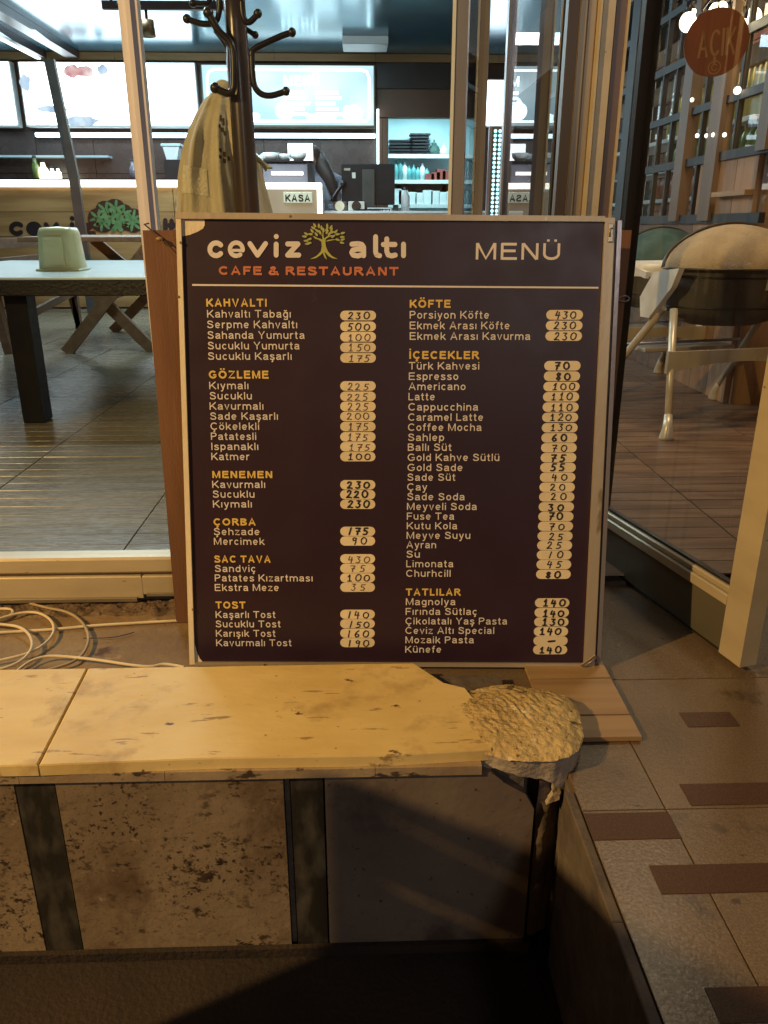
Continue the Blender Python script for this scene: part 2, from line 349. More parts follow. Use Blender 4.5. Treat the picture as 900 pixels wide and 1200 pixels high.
M['led'] = emis('white_led', (.72, .93, 1), 5)
M['led_warm'] = emis('warm_white_led', (1, .93, .78), 4)
M['led_cyan'] = emis('cyan_led_dot', (.35, .85, 1), 3)
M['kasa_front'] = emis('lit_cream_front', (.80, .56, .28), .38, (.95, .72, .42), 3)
M['screen'] = emis('white_screen', (.92, .97, 1), 3)
M['cyan_screen'] = emis('cyan_screen', (.2, .85, .9), 1.2)
M['bulb'] = emis('warm_bulb', (1, .86, .55), 14)
M['glint'] = emis('warm_glint_glow', (1, .90, .70), 5)  # glow standing in for small glints

# ------------------------------------------------------------------ text and strokes on a plane
class Frame:
    def __init__(s, o, ex, ey):
        s.o = Vector(o); s.ex = Vector(ex).normalized(); ey = Vector(ey); s.ey = (ey - s.ex*ey.dot(s.ex)).normalized(); s.n = s.ex.cross(s.ey)
    def p(s, u, v, w=0): return s.o + s.ex*u + s.ey*v + s.n*w
    def hit(s, px, py):
        d = ray(px, py); t = (s.o-CC).dot(s.n)/d.dot(s.n); q = CC+d*t-s.o
        return q.dot(s.ex), q.dot(s.ey)
WOFF = [0]
def strokes(m, F, polys, width, w, n=8):
    for pl in polys:
        for i, (u, v) in enumerate(pl):
            WOFF[0] = (WOFF[0]+1) % 12; ww = w+WOFF[0]*.00005
            m.poly([F.p(u+width/2*cos(2*pi*k/n), v+width/2*sin(2*pi*k/n), ww) for k in range(n)])
            if i < len(pl)-1:
                a = Vector((u, v)); b = Vector(pl[i+1]); d = b-a
                if d.length < 1e-7: continue
                d.normalize(); q = Vector((-d.y, d.x))*width/2
                WOFF[0] = (WOFF[0]+1) % 12; ww = w+WOFF[0]*.00005
                m.poly([F.p(*(a-q), ww), F.p(*(b-q), ww), F.p(*(b+q), ww), F.p(*(a+q), ww)])
def arc(cx, cy, r, a0, a1, n=12, ry=None):
    return [(cx+r*cos(radians(a0+(a1-a0)*i/n)), cy+(ry or r)*sin(radians(a0+(a1-a0)*i/n))) for i in range(n+1)]
# monoline letters drawn as mitred ribbons (caps 1 high, x-height .735)
def arcp(cx, cy, rx, ry, a0, a1, n=9): return [(cx+rx*cos(radians(a0+(a1-a0)*i/n)), cy+ry*sin(radians(a0+(a1-a0)*i/n))) for i in range(n+1)]
def glyph(c, h):
    T, B, x = 1-h, h, .735; X_ = x-h; my = x/2
    base = {'ş': 's', 'Ş': 'S', 'ç': 'c', 'Ç': 'C', 'ğ': 'g', 'ü': 'u', 'ö': 'o', 'Ü': 'U', 'Ö': 'O', 'İ': 'I'}
    if c in base:
        s, w = glyph(base[c], h); s = list(s); m_ = w/2
        if c in 'şŞçÇ': s.append([(m_+.02, .0), (m_+.03, -.10), (m_+.09, -.15), (m_+.02, -.24), (m_-.08, -.22)])
        if c == 'ğ': s.append(arcp(m_, 1.02, .15, .15, 195, 345, 6))
        if c in 'üö': s += [[(m_-.13, .86), (m_-.13, .86+2*h)], [(m_+.13, .86), (m_+.13, .86+2*h)]]
        if c in 'ÜÖ': s += [[(m_-.15, 1.10), (m_-.15, 1.10+2*h)], [(m_+.15, 1.10), (m_+.15, 1.10+2*h)]]
        if c == 'İ': s.append([(m_, 1.10), (m_, 1.10+2*h)])
        return s, w
    r = .28-h; D = {
    'A': lambda: ([[(h*.9, 0), (.40, 1), (.80-h*.9, 0)], [(.16, .33), (.64, .33)]], .80),
    'B': lambda: ([[(h, 0), (h, 1)], [(h, T), (.36, T)]+arcp(.38, .76, .20, .24-h, 90, -90, 6)+[(h, .52)], [(.36, .52)]+arcp(.42, .27, .25-h*.5, .25-h+.0, 90, -90, 6)+[(h, B)]], .68),
    'C': lambda: ([arcp(.42, .5, .42-h, .5-h, 42, 318, 16)], .78),
    'D': lambda: ([[(h, 0), (h, 1)], [(h, T), (.34, T)]+arcp(.34, .5, .40-h, .5-h, 90, -90, 10)+[(h, B)]], .75),
    'E': lambda: ([[(h, 0), (h, 1)], [(h, T), (.66, T)], [(h, .53), (.62, .53)], [(h, B), (.68, B)]], .68),
    'F': lambda: ([[(h, 0), (h, 1)], [(h, T), (.62, T)], [(h, .5), (.55, .5)]], .62),
    'G': lambda: ([arcp(.44, .5, .44-h, .5-h, 45, 335, 16)+[(.84-h, .30), (.84-h, .46), (.46, .46)]], .84),
    'H': lambda: ([[(h, 0), (h, 1)], [(.72-h, 0), (.72-h, 1)], [(h, .53), (.72-h, .53)]], .72),
    'I': lambda: ([[(h, 0), (h, 1)]], 2*h),
    'K': lambda: ([[(h, 0), (h, 1)], [(.68, 1), (h+.02, .36)], [(.27, .56), (.72, 0)]], .72),
    'L': lambda: ([[(h, 0), (h, 1)], [(h, B), (.56, B)]], .56),
    'M': lambda: ([[(h, 0), (h, 1)], [(.86-h, 0), (.86-h, 1)], [(h*1.2, 1-h*.3), (.43, .06), (.86-h*1.2, 1-h*.3)]], .86),
    'N': lambda: ([[(h, 0), (h, 1)], [(.72-h, 0), (.72-h, 1)], [(h*1.3, 1-h*.4), (.72-h*1.3, h*.4)]], .72),
    'O': lambda: ([arcp(.43, .5, .43-h, .5-h, 0, 360, 22)], .86),
    'P': lambda: ([[(h, 0), (h, 1)], [(h, T), (.40, T)]+arcp(.40, .72, .27-h, .28-h, 90, -90, 7)+[(h, .44+h*.0)]], .67),
    'R': lambda: ([[(h, 0), (h, 1)], [(h, T), (.42, T)]+arcp(.42, .74, .27-h, .26-h, 90, -90, 7)+[(h, .48+h*.0)], [(.38, .48), (.72, 0)]], .72),
    'S': lambda: ([[(.62, .72), (.55, .86), (.36, T), (.17, .90), (.10, .76), (.16, .62), (.36, .53), (.55, .44), (.64, .28), (.56, .11), (.35, B), (.14, .11), (.07, .28)]], .70),
    'T': lambda: ([[(.36, 0), (.36, 1)], [(0, T), (.72, T)]], .72),
    'U': lambda: ([[(h, 1), (h, .36)]+arcp(.36, .36, .36-h, .36-h, 180, 360, 10)[1:]+[(.72-h, 1)]], .72),
    'V': lambda: ([[(h*.9, 1), (.39, 0), (.78-h*.9, 1)]], .78),
    'X': lambda: ([[(h, 0), (.70-h, 1)], [(h, 1), (.70-h, 0)]], .70),
    'Y': lambda: ([[(h*.9, 1), (.38, .44), (.76-h*.9, 1)], [(.38, .46), (.38, 0)]], .76),
    'Z': lambda: ([[(.04, T), (.62, T), (.06, B), (.68, B)]], .70),
    'a': lambda: ([[(.06, .53), (.12, .64), (.27, X_), (.42, .64), (.47, .52), (.47, .14), (.53, 0)], [(.47, .42), (.24, .39), (.08, .31), (.06, .17), (.13, B+.01), (.26, B), (.40, .12), (.47, .25)]], .56),
    'b': lambda: ([[(h, 0), (h, 1)], arcp(.29, my, r, my-h, 180, -180, 16)], .57),
    'c': lambda: ([arcp(.28, my, r, my-h, 42, 318, 14)], .53),
    'd': lambda: ([[(.56-h, 0), (.56-h, 1)], arcp(.28, my, r, my-h, 0, 360, 16)], .56),
    'e': lambda: ([[(h, my), (.57-h, my)]+arcp(.285, my, r, my-h, 0, 318, 15)], .57),
    'f': lambda: ([[(.15, 0), (.15, .80), (.20, .94), (.36, .94+.02)], [(0, x-h), (.33, x-h)]], .34),
    'g': lambda: ([arcp(.28, my, r, my-h, 0, 360, 16), [(.56-h, x), (.56-h, .0), (.47, -.20), (.28, -.24), (.09, -.17)]], .56),
    'h': lambda: ([[(h, 0), (h, 1)], [(h, .40)]+arcp(.28, .45, r, x-.45-h, 170, 0, 8)+[(.56-h, 0)]], .56),
    'i': lambda: ([[(h, 0), (h, x)], [(h, .87), (h, .87+2*h)]], 2*h),
    'ı': lambda: ([[(h, 0), (h, x)]], 2*h),
    'k': lambda: ([[(h, 0), (h, 1)], [(.50, x), (h+.02, .26)], [(.22, .42), (.55, 0)]], .55),
    'l': lambda: ([[(h, 0), (h, 1)]], 2*h),
    'm': lambda: ([[(h, 0), (h, x)], [(h, .42)]+arcp(.27, .45, .27-h, x-.45-h, 170, 0, 7)+[(.54-h, 0)], [(.54-h, .42)]+arcp(.68, .45, .27-h, x-.45-h, 170, 0, 7)+[(.95-h, 0)]], .95),
    'n': lambda: ([[(h, 0), (h, x)], [(h, .42)]+arcp(.28, .45, r, x-.45-h, 170, 0, 8)+[(.56-h, 0)]], .56),
    'o': lambda: ([arcp(.285, my, r+.005, my-h, 0, 360, 18)], .57),
    'p': lambda: ([[(h, -.27), (h, x)], arcp(.29, my, r, my-h, 180, -180, 16)], .57),
    'r': lambda: ([[(h, 0), (h, x)], [(h, .42), (.13, .60), (.22, X_), (.36, X_)]], .36),
    's': lambda: ([[(.46, .53), (.40, .63), (.26, X_), (.12, .64), (.08, .53), (.16, .43), (.34, .34), (.46, .25), (.46, .15), (.38, .07), (.25, B), (.11, .08), (.05, .19)]], .52),
    't': lambda: ([[(.15, .95), (.15, .14), (.20, B), (.33, B)], [(0, X_), (.32, X_)]], .34),
    'u': lambda: ([[(.56-h, 0), (.56-h, x)], [(h, x), (h, .30)]+arcp(.28, .30, r, .30-h, 180, 355, 8)[1:]], .56),
    'v': lambda: ([[(h*.8, x), (.27, 0), (.54-h*.8, x)]], .54),
    'y': lambda: ([[(h*.8, x), (.28, .02)], [(.54-h*.8, x), (.26, -.08), (.18, -.24), (.04, -.24)]], .54),
    'z': lambda: ([[(.03, X_), (.46, X_), (.04, B), (.50, B)]], .50),
    '&': lambda: ([[(.78, 0), (.26, .66), (.22, .82), (.32, T), (.44, T), (.52, .82), (.44, .66), (.16, .44), (.08, .26), (.16, .10), (.34, B), (.54, .12), (.70, .42)]], .80),
    ' ': lambda: ([], .22)}
    return D[c]()
def ribbon(m, F, pts, width, w):
    pts = [Vector((p[0], p[1])) for p in pts]; n = len(pts); cl = (pts[0]-pts[-1]).length < 1e-7 and n > 3
    L = []; hw = width/2
    for i in range(n):
        a = pts[i-1] if i > 0 else (pts[-2] if cl else None); b = pts[i+1] if i < n-1 else (pts[1] if cl else None)
        d0 = (pts[i]-a).normalized() if a is not None else None; d1 = (b-pts[i]).normalized() if b is not None else None
        if d0 is None: d0 = d1
        if d1 is None: d1 = d0
        n0 = Vector((-d0.y, d0.x)); n1 = Vector((-d1.y, d1.x)); mm = n0+n1
        if mm.length < .35: mm = n0
        mm.normalize(); k = 1/max(.3, mm.dot(n0)); k = 1.05 if mm.dot(n0) < .72 else min(1.5, k); L.append((pts[i]+mm*hw*k, pts[i]-mm*hw*k))
    WOFF[0] = (WOFF[0]+1) % 10; ww = w+WOFF[0]*.00004
    for i in range(n-1): m.poly([F.p(*L[i][1], ww), F.p(*L[i+1][1], ww), F.p(*L[i+1][0], ww), F.p(*L[i][0], ww)])
def text(name, body, F, u0, u1, v, cap, mt, parent, w=.0018, bold=0.0, dv=0, weight=None, gap=.17, **k):
    h = (weight or (.065 if bold < .01 else .10))
    gs = []; X0 = 0
    for c in body:
        s, wd = glyph(c, h); gs.append((s, X0)); X0 += wd+(gap if c != ' ' else gap*.8)
    tot = X0-gap; sx = (u1-u0)/tot; m = MB()
    for s, xo in gs:
        for pl in s:
            # ribbons keep an even weight although the letters are stretched sideways
            ribbon(m, F, [(u0+(xo+x)*sx, v+y*cap+dv*(xo+x)/tot) for x, y in pl], 2*h*cap*(1.0 if abs(sx/cap-1) < .1 else (1+sx/cap)/2), w)
    return m.build(name, mt, parent, **k)

# ------------------------------------------------------------------ the large setting
Z0, ZP, ZF = 0.0, .42, .45          # lower street, paved terrace, cafe floor
FR = 1.185                           # front face of the planter wall
struct(Box('ground', M['asphalt'], None, -40, 40, -40, 60, -.3, Z0))
struct(Box('terrace_bed', M['grout'], None, -6, 6, 1.42, 1.99, .02, ZP-.012))
struct(Box('terrace_bed', M['dark_core'], None, .372, 6, -3, 1.42, .02, ZP-.012))
struct(Box('cafe_floor_bed', M['grout'], None, -7, 6, 1.99, 15, .02, ZF-.02))
# screed between wall and threshold on the left
m = MB()
def scr(u, v):
    x = -2.2+u*2.52; y = 1.40+v*.56
    z = ZP-.004+.003*noise.noise(Vector((x*5, y*7, 0)))
    if y > 1.86: z -= (y-1.86)*.10
    return (x, y, z)
m.grid(scr, 90, 30); struct(m.build('screed_floor', M['screed']))
m = MB()
rr = random.Random(3)
def rub(u, v):
    x = -2.2+u*2.0; y = 1.835+v*.105
    q = Vector((x*22, y*34, 3)); n_ = noise.noise(q)+.5*noise.noise(q*2.7)+.3*noise.noise(q*6)
    e = min(1, v*3.2)*(1 if v < .9 else (1-v)*10)
    return (x+.004*noise.noise(q*3), y+.012*noise.noise(Vector((x*14, 0, 1)))*(1-v), ZP-.006+e*(.008+.011*n_))
m.grid(rub, 420, 26, smooth=False)
tag(m.build('mortar_rubble', M['rubble']), 'crumbled mortar bits along the bottom of the metal threshold', 'rubble', kind='stuff')
# granite slabs of the terrace
slab_root = struct(thing('terrace_paving', 'x', 'x', (0, 0, ZP)))
del slab_root['label'], slab_root['category']
xs = [.376, .522, 1.12, 1.72, 2.32]
ys = [-.2, .40, 1.088, 1.50, 1.985]
g = .0010
inlays = [(.655, .76, 1.321, 1.370), (.570, .80, 1.095, 1.150), (.448, .70, .905, .961), (.448, .72, .70, .749), (.376, .523, 1.018, 1.080), (.90, 1.13, 1.20, 1.25), (.95, 1.2, .80, .86)]
def slab(x0, x1, y0, y1, mt='granite', dz=0, nm='slab'):
    if x1-x0 < .006 or y1-y0 < .006: return
    b = Box(nm, M[mt], slab_root, x0+g, x1-g, y0+g, y1-g, ZP-.012, ZP+dz)
    bv = b.modifiers.new('bevel', 'BEVEL'); bv.width = .0008; bv.segments = 1
for i in range(len(xs)-1):
    for j in range(len(ys)-1):
        if ys[j] >= 1.43 and xs[i] < .3: continue
        slab(xs[i], xs[i+1], ys[j], ys[j+1], dz=rr.uniform(-.0004, .0004))
for (a, b, c, d) in inlays:
    Box('inlay_slab', M['granite_red'], slab_root, a, b, c, d, ZP-.002, ZP+.0012)
slab(.14, .376, 1.47, 1.985)
# vertical side of the terrace step, worn stone strips
side = struct(thing('terrace_step', 'x', 'x', (.36, 0, 0))); del side['label'], side['category']
for i, (y0, y1) in enumerate([(-.3, .12), (.12, .52), (.52, .86), (.86, 1.14)]):
    Box('edge_stone', M['dark_core'], side, .358, .3752, y0+.0005, y1-.0005, .002, ZP-.0015, bev=.002)
# ribbed wood-look tiles inside the cafe
def tile_mesh(mt, name):
    m = MB(); S = .63; n = 7; g2 = .0025; rb = (S-2*g2)/n
    for i in range(n):
        y0 = g2+i*rb; y1 = y0+rb; a = .0022
        m.quad((g2, y0+a, 0), (S-g2, y0+a, 0), (S-g2, y1-a, 0), (g2, y1-a, 0))
        m.quad((g2, y1-a, 0), (S-g2, y1-a, 0), (S-g2, y1, -.004), (g2, y1, -.004))
        m.quad((g2, y0, -.004), (S-g2, y0, -.004), (S-g2, y0+a, 0), (g2, y0+a, 0))
    m.quad((g2, g2, -.008), (g2, S-g2, -.008), (g2, S-g2, 0), (g2, g2, 0)); m.quad((S-g2, g2, -.008), (S-g2, S-g2, -.008), (S-g2, S-g2, 0), (S-g2, g2, 0))
    me = bpy.data.meshes.new(name); me.from_pydata([tuple(v) for v in m.v], [], m.f); me.materials.append(mt); return me
tA, tB = tile_mesh(M['deck'], 'tile'), tile_mesh(M['deck_red'], 'tile')
fl = struct(thing('cafe_floor', 'x', 'x', (0, 0, ZF))); del fl['label'], fl['category']
for i in range(-7, 7):
    for j in range(0, 14):
        x = -.72+i*.63; y = 1.99+j*.63
        if y > 10.4 or x < -.55*y-1.3 or x > .45*y+1.2: continue
        t = bpy.data.objects.new('tile', tB if x > -.1 else tA); COL.objects.link(t); t.parent = fl; t.location = (x, y, rr.uniform(-.0008, .0008))
# walls, ceiling
YB, ZC = 12.0, 3.53
struct(Box('cafe_left_wall', M['brown_wall'], None, -7.1, -7.0, 1.99, 15, 0, ZC))
struct(Box('cafe_ceiling', M['ceiling'], None, -7, 6, 2.2, 14.5, ZC, ZC+.1))
back = struct(thing('cafe_back_wall', 'x', 'x', (0, YB, ZF))); del back['label'], back['category']
for x0, x1, z0, z1, mt in [(-7, .34, ZF, 2.58, 'grout'), (-7, .42, 2.58, ZC, 'brown_wall'), (.27, .425, ZF, 2.58, 'brown_wall'), (.425, 1.72, 2.775, ZC, 'brown_wall'), (1.72, 6, ZF, ZC, 'brown_wall')]:
    if (x0, x1) == (-7, .34): x1 = .268
    Box('wall_panel', M[mt], back, x0, x1, YB+.03, YB+.16, z0+.001, z1-.001)
for i in range(9):
    for j in range(4):
        x = .262-(i+1)*.78; z = ZF+.02+j*.53
        Box('wall_tile', M['brown_tile'], back, x+.004, x+.776, YB, YB+.028, z+.004, z+.526)
for a, b in [(.27, .345), (.350, .425)]:
    Box('door_casing', M['brown_wall'], back, a, b, YB-.03, YB+.029, ZF, 2.76)
Box('lintel_panel', M['brown_wall'], back, .27, 1.73, YB-.02, YB+.029, 2.78, 3.12)
Box('lintel_panel', M['black'], back, .27, 1.73, YB-.05, YB+.029, 3.125, 3.43)
bm_ = thing('wood_trim_beam', 'light wooden trim beam running above the lit menu boxes', 'beam', (-1, YB, 3.46))
for x0, x1 in [(-7, -3.2), (-3.195, -1.1), (-1.095, .25), (.255, 1.9), (1.905, 5)]:
    Box('board', M['beam_wood'], bm_, x0, x1, YB-.10, YB-.052, 3.435, 3.525)
# ceiling beams with light line
for k, (x, w, lit, lab) in enumerate([(-4.12, .10, True, 'ceiling beam with a bright light line along its underside'), (-3.72, .16, False, 'darker thick ceiling beam beside the lit one')]):
    b = thing('ceiling_beam', lab, 'beam', (x, 8, ZC-.05), 'beams under the cafe ceiling')
    Box('beam_profile', M['black_metal'], b, x-w/2, x+w/2, 2.4, YB-.15, ZC-.09, ZC-.002)
    if lit: Box('light_line', M['led'], b, x-.075, x-.02, 2.4, YB-.16, ZC-.10, ZC-.092)

# ------------------------------------------------------------------ planter wall in front
wall = thing('marble_capped_low_wall', 'low wall with cream marble top and brown stone front, its right corner broken', 'wall', (-.2, 1.35, 0))
ZT = .47
Box('wall_core', M['dark_core'], wall, -2.4, .30, FR+.02, 1.49, .001, ZT-.026)
Box('wall_core', M['dark_core'], wall, .302, .371, FR+.055, 1.42, .001, ZT-.07)
# cap slabs with broken right edge
def cap(pts, name='cap_slab'):
    m = MB(); n = len(pts)
    top = [Vector((x, y, ZT)) for x, y in pts]; lo = [Vector((x, y, ZT-.024)) for x, y in pts]
    cx = sum(p[0] for p in pts)/n; cy = sum(p[1] for p in pts)/n
    tin = [Vector((x+(cx-x)*.006, y+(cy-y)*.008, ZT)) for x, y in pts]; mid = [Vector((x, y, ZT-.003)) for x, y in pts]
    m.poly(tin)
    for i in range(n):
        j = (i+1) % n
        m.poly([mid[i], mid[j], tin[j], tin[i]]); m.poly([lo[i], lo[j], mid[j], mid[i]])
    return m.build(name, M['marble'], wall)
def wp(px, py): q = az(px, py, ZT); return (q.x, q.y)
f0, b0 = 1.177, 1.502
cap([(-2.4, f0), (-1.22, f0), (-1.22, b0), (-2.4, b0)])
cap([(-1.217, f0), (wp(47, 890)[0], f0), (wp(101, 784)[0], b0), (-1.217, b0)])
cap([(wp(47, 890)[0]+.003, f0), wp(250, 888), wp(450, 885), wp(576, 878), wp(585, 862), wp(566, 850), wp(556, 838), wp(558, 822), wp(545, 806), wp(520, 800),  (wp(485, 783)[0], b0), (wp(101, 784)[0]+.003, b0)])
# upright edge strip under the cap, in pieces
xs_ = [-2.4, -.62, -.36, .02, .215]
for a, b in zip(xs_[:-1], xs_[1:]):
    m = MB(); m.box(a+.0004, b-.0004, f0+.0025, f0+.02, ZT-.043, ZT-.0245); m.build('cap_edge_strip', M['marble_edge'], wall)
# front panels and strips (positions read at the top and foot)
def fx(px, py): return ay(px, py, FR).x
pan = [(-2.4, -1.30, 'travertine'), (-1.297, -1.19, 'green_marble'), (-1.187, fx(12, 900), 'travertine'), (fx(13, 900), fx(60, 900), 'green_marble'), (fx(61, 900), fx(331, 900), 'travertine'),
       (fx(339, 900), fx(378, 900), 'green_marble'), (fx(380, 900), .318, 'travertine')]
for i, (a, b, mt) in enumerate(pan):
    zt = ZT-.0436
    if i == 6:   # last panel has its top right corner broken off
        m = MB(); prof = [(a, .004), (b, .004), (b, zt-.085), (b-.018, zt-.050), (b-.055, zt-.026), (b-.075, zt-.008), (b-.085, zt), (a, zt)]
        m.poly([(x, FR, z) for x, z in prof])
        for p in range(len(prof)):
            q = (p+1) % len(prof); m.poly([(prof[q][0], FR, prof[q][1]), (prof[p][0], FR, prof[p][1]), (prof[p][0], FR+.019, prof[p][1]), (prof[q][0], FR+.019, prof[q][1])])
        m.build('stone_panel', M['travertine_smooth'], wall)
    else:
        dy = .0012 if mt == 'green_marble' else 0
        Box('stone_panel' if mt == 'travertine' else 'marble_strip', M[mt], wall, a+.0004, b-.0004, FR+dy, FR+.019, .004, zt)
m = MB(); m.box(fx(331.5, 900), fx(338, 900), FR+.012, FR+.019, .004, ZT-.045); m.build('mortar_joint', M['dark_core'], wall)
# base foot course
Box('foot_course', M['asphalt'], wall, -2.4, .33, FR-.012, FR-.001, .001, .022)
# unseen slatted blocker added at left to cast shade and streaks on the wall
scn_ = thing('shade_blocker', 'unseen dark slatted blocker added left of the low wall to shade it', 'screen', (-1.5, .25, 0))
def ztop(y): return 1.560+(.5-y)*.62
SY = (-.55, .500)
def strip(z0a, z0b, z1a, z1b, y0=SY[0], y1=SY[1]):
    m = MB(); m.hexa([(-1.51, y0, z0a), (-1.49, y0, z0a), (-1.49, y1, z0b), (-1.51, y1, z0b)], [(-1.51, y0, z1a), (-1.49, y0, z1a), (-1.49, y1, z1b), (-1.51, y1, z1b)]); m.build('blocker_slat', M['asphalt'], scn_)
strip(.002, .002, .93, .93)
strip(.931, .931, ztop(.473), ztop(.500), .473, .500)
strip(.931, .931, ztop(SY[0]), ztop(.395), SY[0], .395)
def sl(z0, k, y): return z0+k*(.473-y)
yA, yB = .3955, .4725
edges = [(.931, .931), (sl(1.447, .5, yA), sl(1.447, .5, yB)), (sl(1.464, .5, yA), sl(1.464, .5, yB)), (sl(1.545, .33, yA), sl(1.545, .33, yB)), (sl(1.561, .33, yA), sl(1.561, .33, yB)), (ztop(yA), ztop(yB))]
for lo, hi in ((0, 1), (2, 3), (4, 5)): strip(*edges[lo], *edges[hi], yA, yB)
Box('blocker_post', M['asphalt'], scn_, -1.53, -1.511, -.50, -.44, .001, 1.9)
# broken mortar lump
def rim(a): return 1+.13*noise.noise(Vector((cos(a)*1.4+3, sin(a)*1.4, 3)))+.035*noise.noise(Vector((cos(a)*6, sin(a)*6, 9)))+.02*noise.noise(Vector((cos(a)*15, sin(a)*15, 2)))
def lump(cx, cy, rx, ry, z0, h, seed, mt, name, label, nz=.25, px=2.6):
    m = MB()
    def fn(u, v):
        a = 2*pi*u; r = v
        sx = abs(cos(a))**(2/px)*(1 if cos(a) > 0 else -1); sy = abs(sin(a))**(2/px)*(1 if sin(a) > 0 else -1)
        k = rim(a)
        x = cx+rx*sx*r*k; y = cy+ry*sy*r*k
        z = z0+h*(1-r**3)+.005*noise.noise(Vector((x*18, y*18, seed)))+.0022*noise.noise(Vector((x*80, y*80, seed)))+.0016*sin(x*420+y*160+4*noise.noise(Vector((x*20, y*20, 1))))*max(0, 1-r)*(.5+noise.noise(Vector((x*14, y*14, 4))))+.0012*noise.noise(Vector((x*200, y*200, seed)))
        return (x, y, z)
    m.grid(fn, 150, 40); return m.build(name, mt, wall, label=label)
lump(.304, 1.296, .129, .124, ZT-.008, .019, 3.1, M['mortar'], 'mortar_lump', 'rough broken mortar mound', nz=.12, px=2.3)
m = MB()
def base(u, v):
    a = 2*pi*u; p_ = 2.6
    sx = abs(cos(a))**(2/p_)*(1 if cos(a) > 0 else -1); sy = abs(sin(a))**(2/p_)*(1 if sin(a) > 0 else -1)
    x = .304+.125*sx; y = 1.296+.119*sy
    rag = .006*noise.noise(Vector((x*30, y*30, 2)))+.004*noise.noise(Vector((x*90, y*90, 2)))
    zb = (.428 if x < .26 else .428-(x-.26)*.25)+rag
    if x > .35: zb = .385
    z = ZT-.008+(zb-ZT+.008)*v
    k = rim(a)*(1-.05*v)+.02*noise.noise(Vector((x*18, y*18, z*30)))
    return (.304+(x-.304)*k, 1.296+(y-1.296)*k, z)
m.grid(base, 120, 10); m.build('plaster_rim', M['plaster'], wall)
def patch(pxs, y, th, mt, name, parent=wall, rough=.0025):
    c = [ay(px, py, y) for px, py in pxs]; pts = []
    for i, a in enumerate(c):      # subdivide and roughen the outline
        b = c[(i+1) % len(c)]; n = max(2, int((b-a).length/.006))
        for k in range(n):
            q = a.lerp(b, k/n); r = rough*noise.noise(q*160+Vector((1, 2, 3))); pts.append(Vector((q.x+r, y, q.z+rough*noise.noise(q*170))))
    m = MB(); m.poly(pts)
    for i in range(len(pts)):
        a, b = pts[i], pts[(i+1) % len(pts)]; m.poly([b, a, a+Vector((0, th, 0)), b+Vector((0, th, 0))])
    return m.build(name, mt, parent)
patch([(647, 905), (657, 928), (656, 937), (640, 943), (648, 930)], FR-.003, .012, M['plaster'], 'plaster_patch')
m = MB()
def corner(u, v):
    a = v*1.9; z = .02+u*(ZT-.075)
    k = .010*noise.noise(Vector((a*2, z*14, 5)))+.004*noise.noise(Vector((a*9, z*60, 8)))
    fl_ = .012*(max(0, u-.6)/.4)
    return (.325+(.052+fl_+k)*sin(a)*1.0, FR+.052-(.044+k)*cos(a)+.04*max(0, a-1.2), z)
m.grid(corner, 50, 16); m.build('broken_corner_masonry', M['dark_core'], wall)

# ------------------------------------------------------------------ menu board
BL, BR_, TL = Vector((-.392, 1.584, .426)), Vector((.520, 1.545, .426)), Vector((-.374, 1.742, 1.395))
SF = Frame(BL, BR_-BL, TL-BL)
S = SF.hit
sign = thing('menu_board', 'framed dark plum restaurant menu board with handwritten prices, leaning upright on the ground', 'menu board', tuple(BL))
def sbox(name, mt, u0, u1, v0, v1, w0, w1, bev=0, parent=sign, quad=None):
    m = MB()
    if quad:
        m.hexa([SF.p(*q, w0) for q in quad], [SF.p(*q, w1) for q in quad])
    else: m.box(u0, u1, v0, v1, w0, w1, xf=lambda x, y, z: SF.p(x, y, z), bev=bev)
    return m.build(name, mt, parent)
uTL, uTR, uBL, uBR = S(207, 250), S(728, 257.5), S(223, 778), S(703, 780)
W_ = uBR[0]
def Q(*ps): return [S(*p) for p in ps]
sbox('back_panel', M['white_frame'], 0, 0, 0, 0, -.022, -.006, quad=Q((224, 777), (702, 779), (727, 258), (208, 251)))
poster = sbox('menu_poster', M['poster'], 0, 0, 0, 0, -.006, .0008, quad=Q((229, 775), (683, 777), (709, 259), (213, 256)))
sbox('frame_rail', M['white_frame'], 0, 0, 0, 0, -.006, .007, quad=Q((223, 777.5), (229, 777.5), (213, 257), (207, 257)))
sbox('frame_rail', M['rail_grey'], 0, 0, 0, 0, -.006, .008, quad=Q((207, 257), (708, 260.5), (708, 254), (207, 249.5)))
sbox('frame_rail', M['rail_grey'], 0, 0, 0, 0, -.006, .007, quad=Q((229, 779), (683, 781), (683, 776.5), (229, 775)))
right = sbox('frame_rail', M['rail_grey'], 0, 0, 0, 0, -.006, .009, quad=Q((683, 781), (695.5, 781), (719.5, 256), (708, 256)))
sbox('groove', M['brown_alu'], 0, 0, 0, 0, -.006, .002, quad=Q((695.5, 776), (698.5, 776), (723, 259), (719.5, 259)))
sbox('frame_lip', M['alu'], 0, 0, 0, 0, -.012, .007, quad=Q((698.5, 776), (703, 776), (728, 259), (723, 259)))
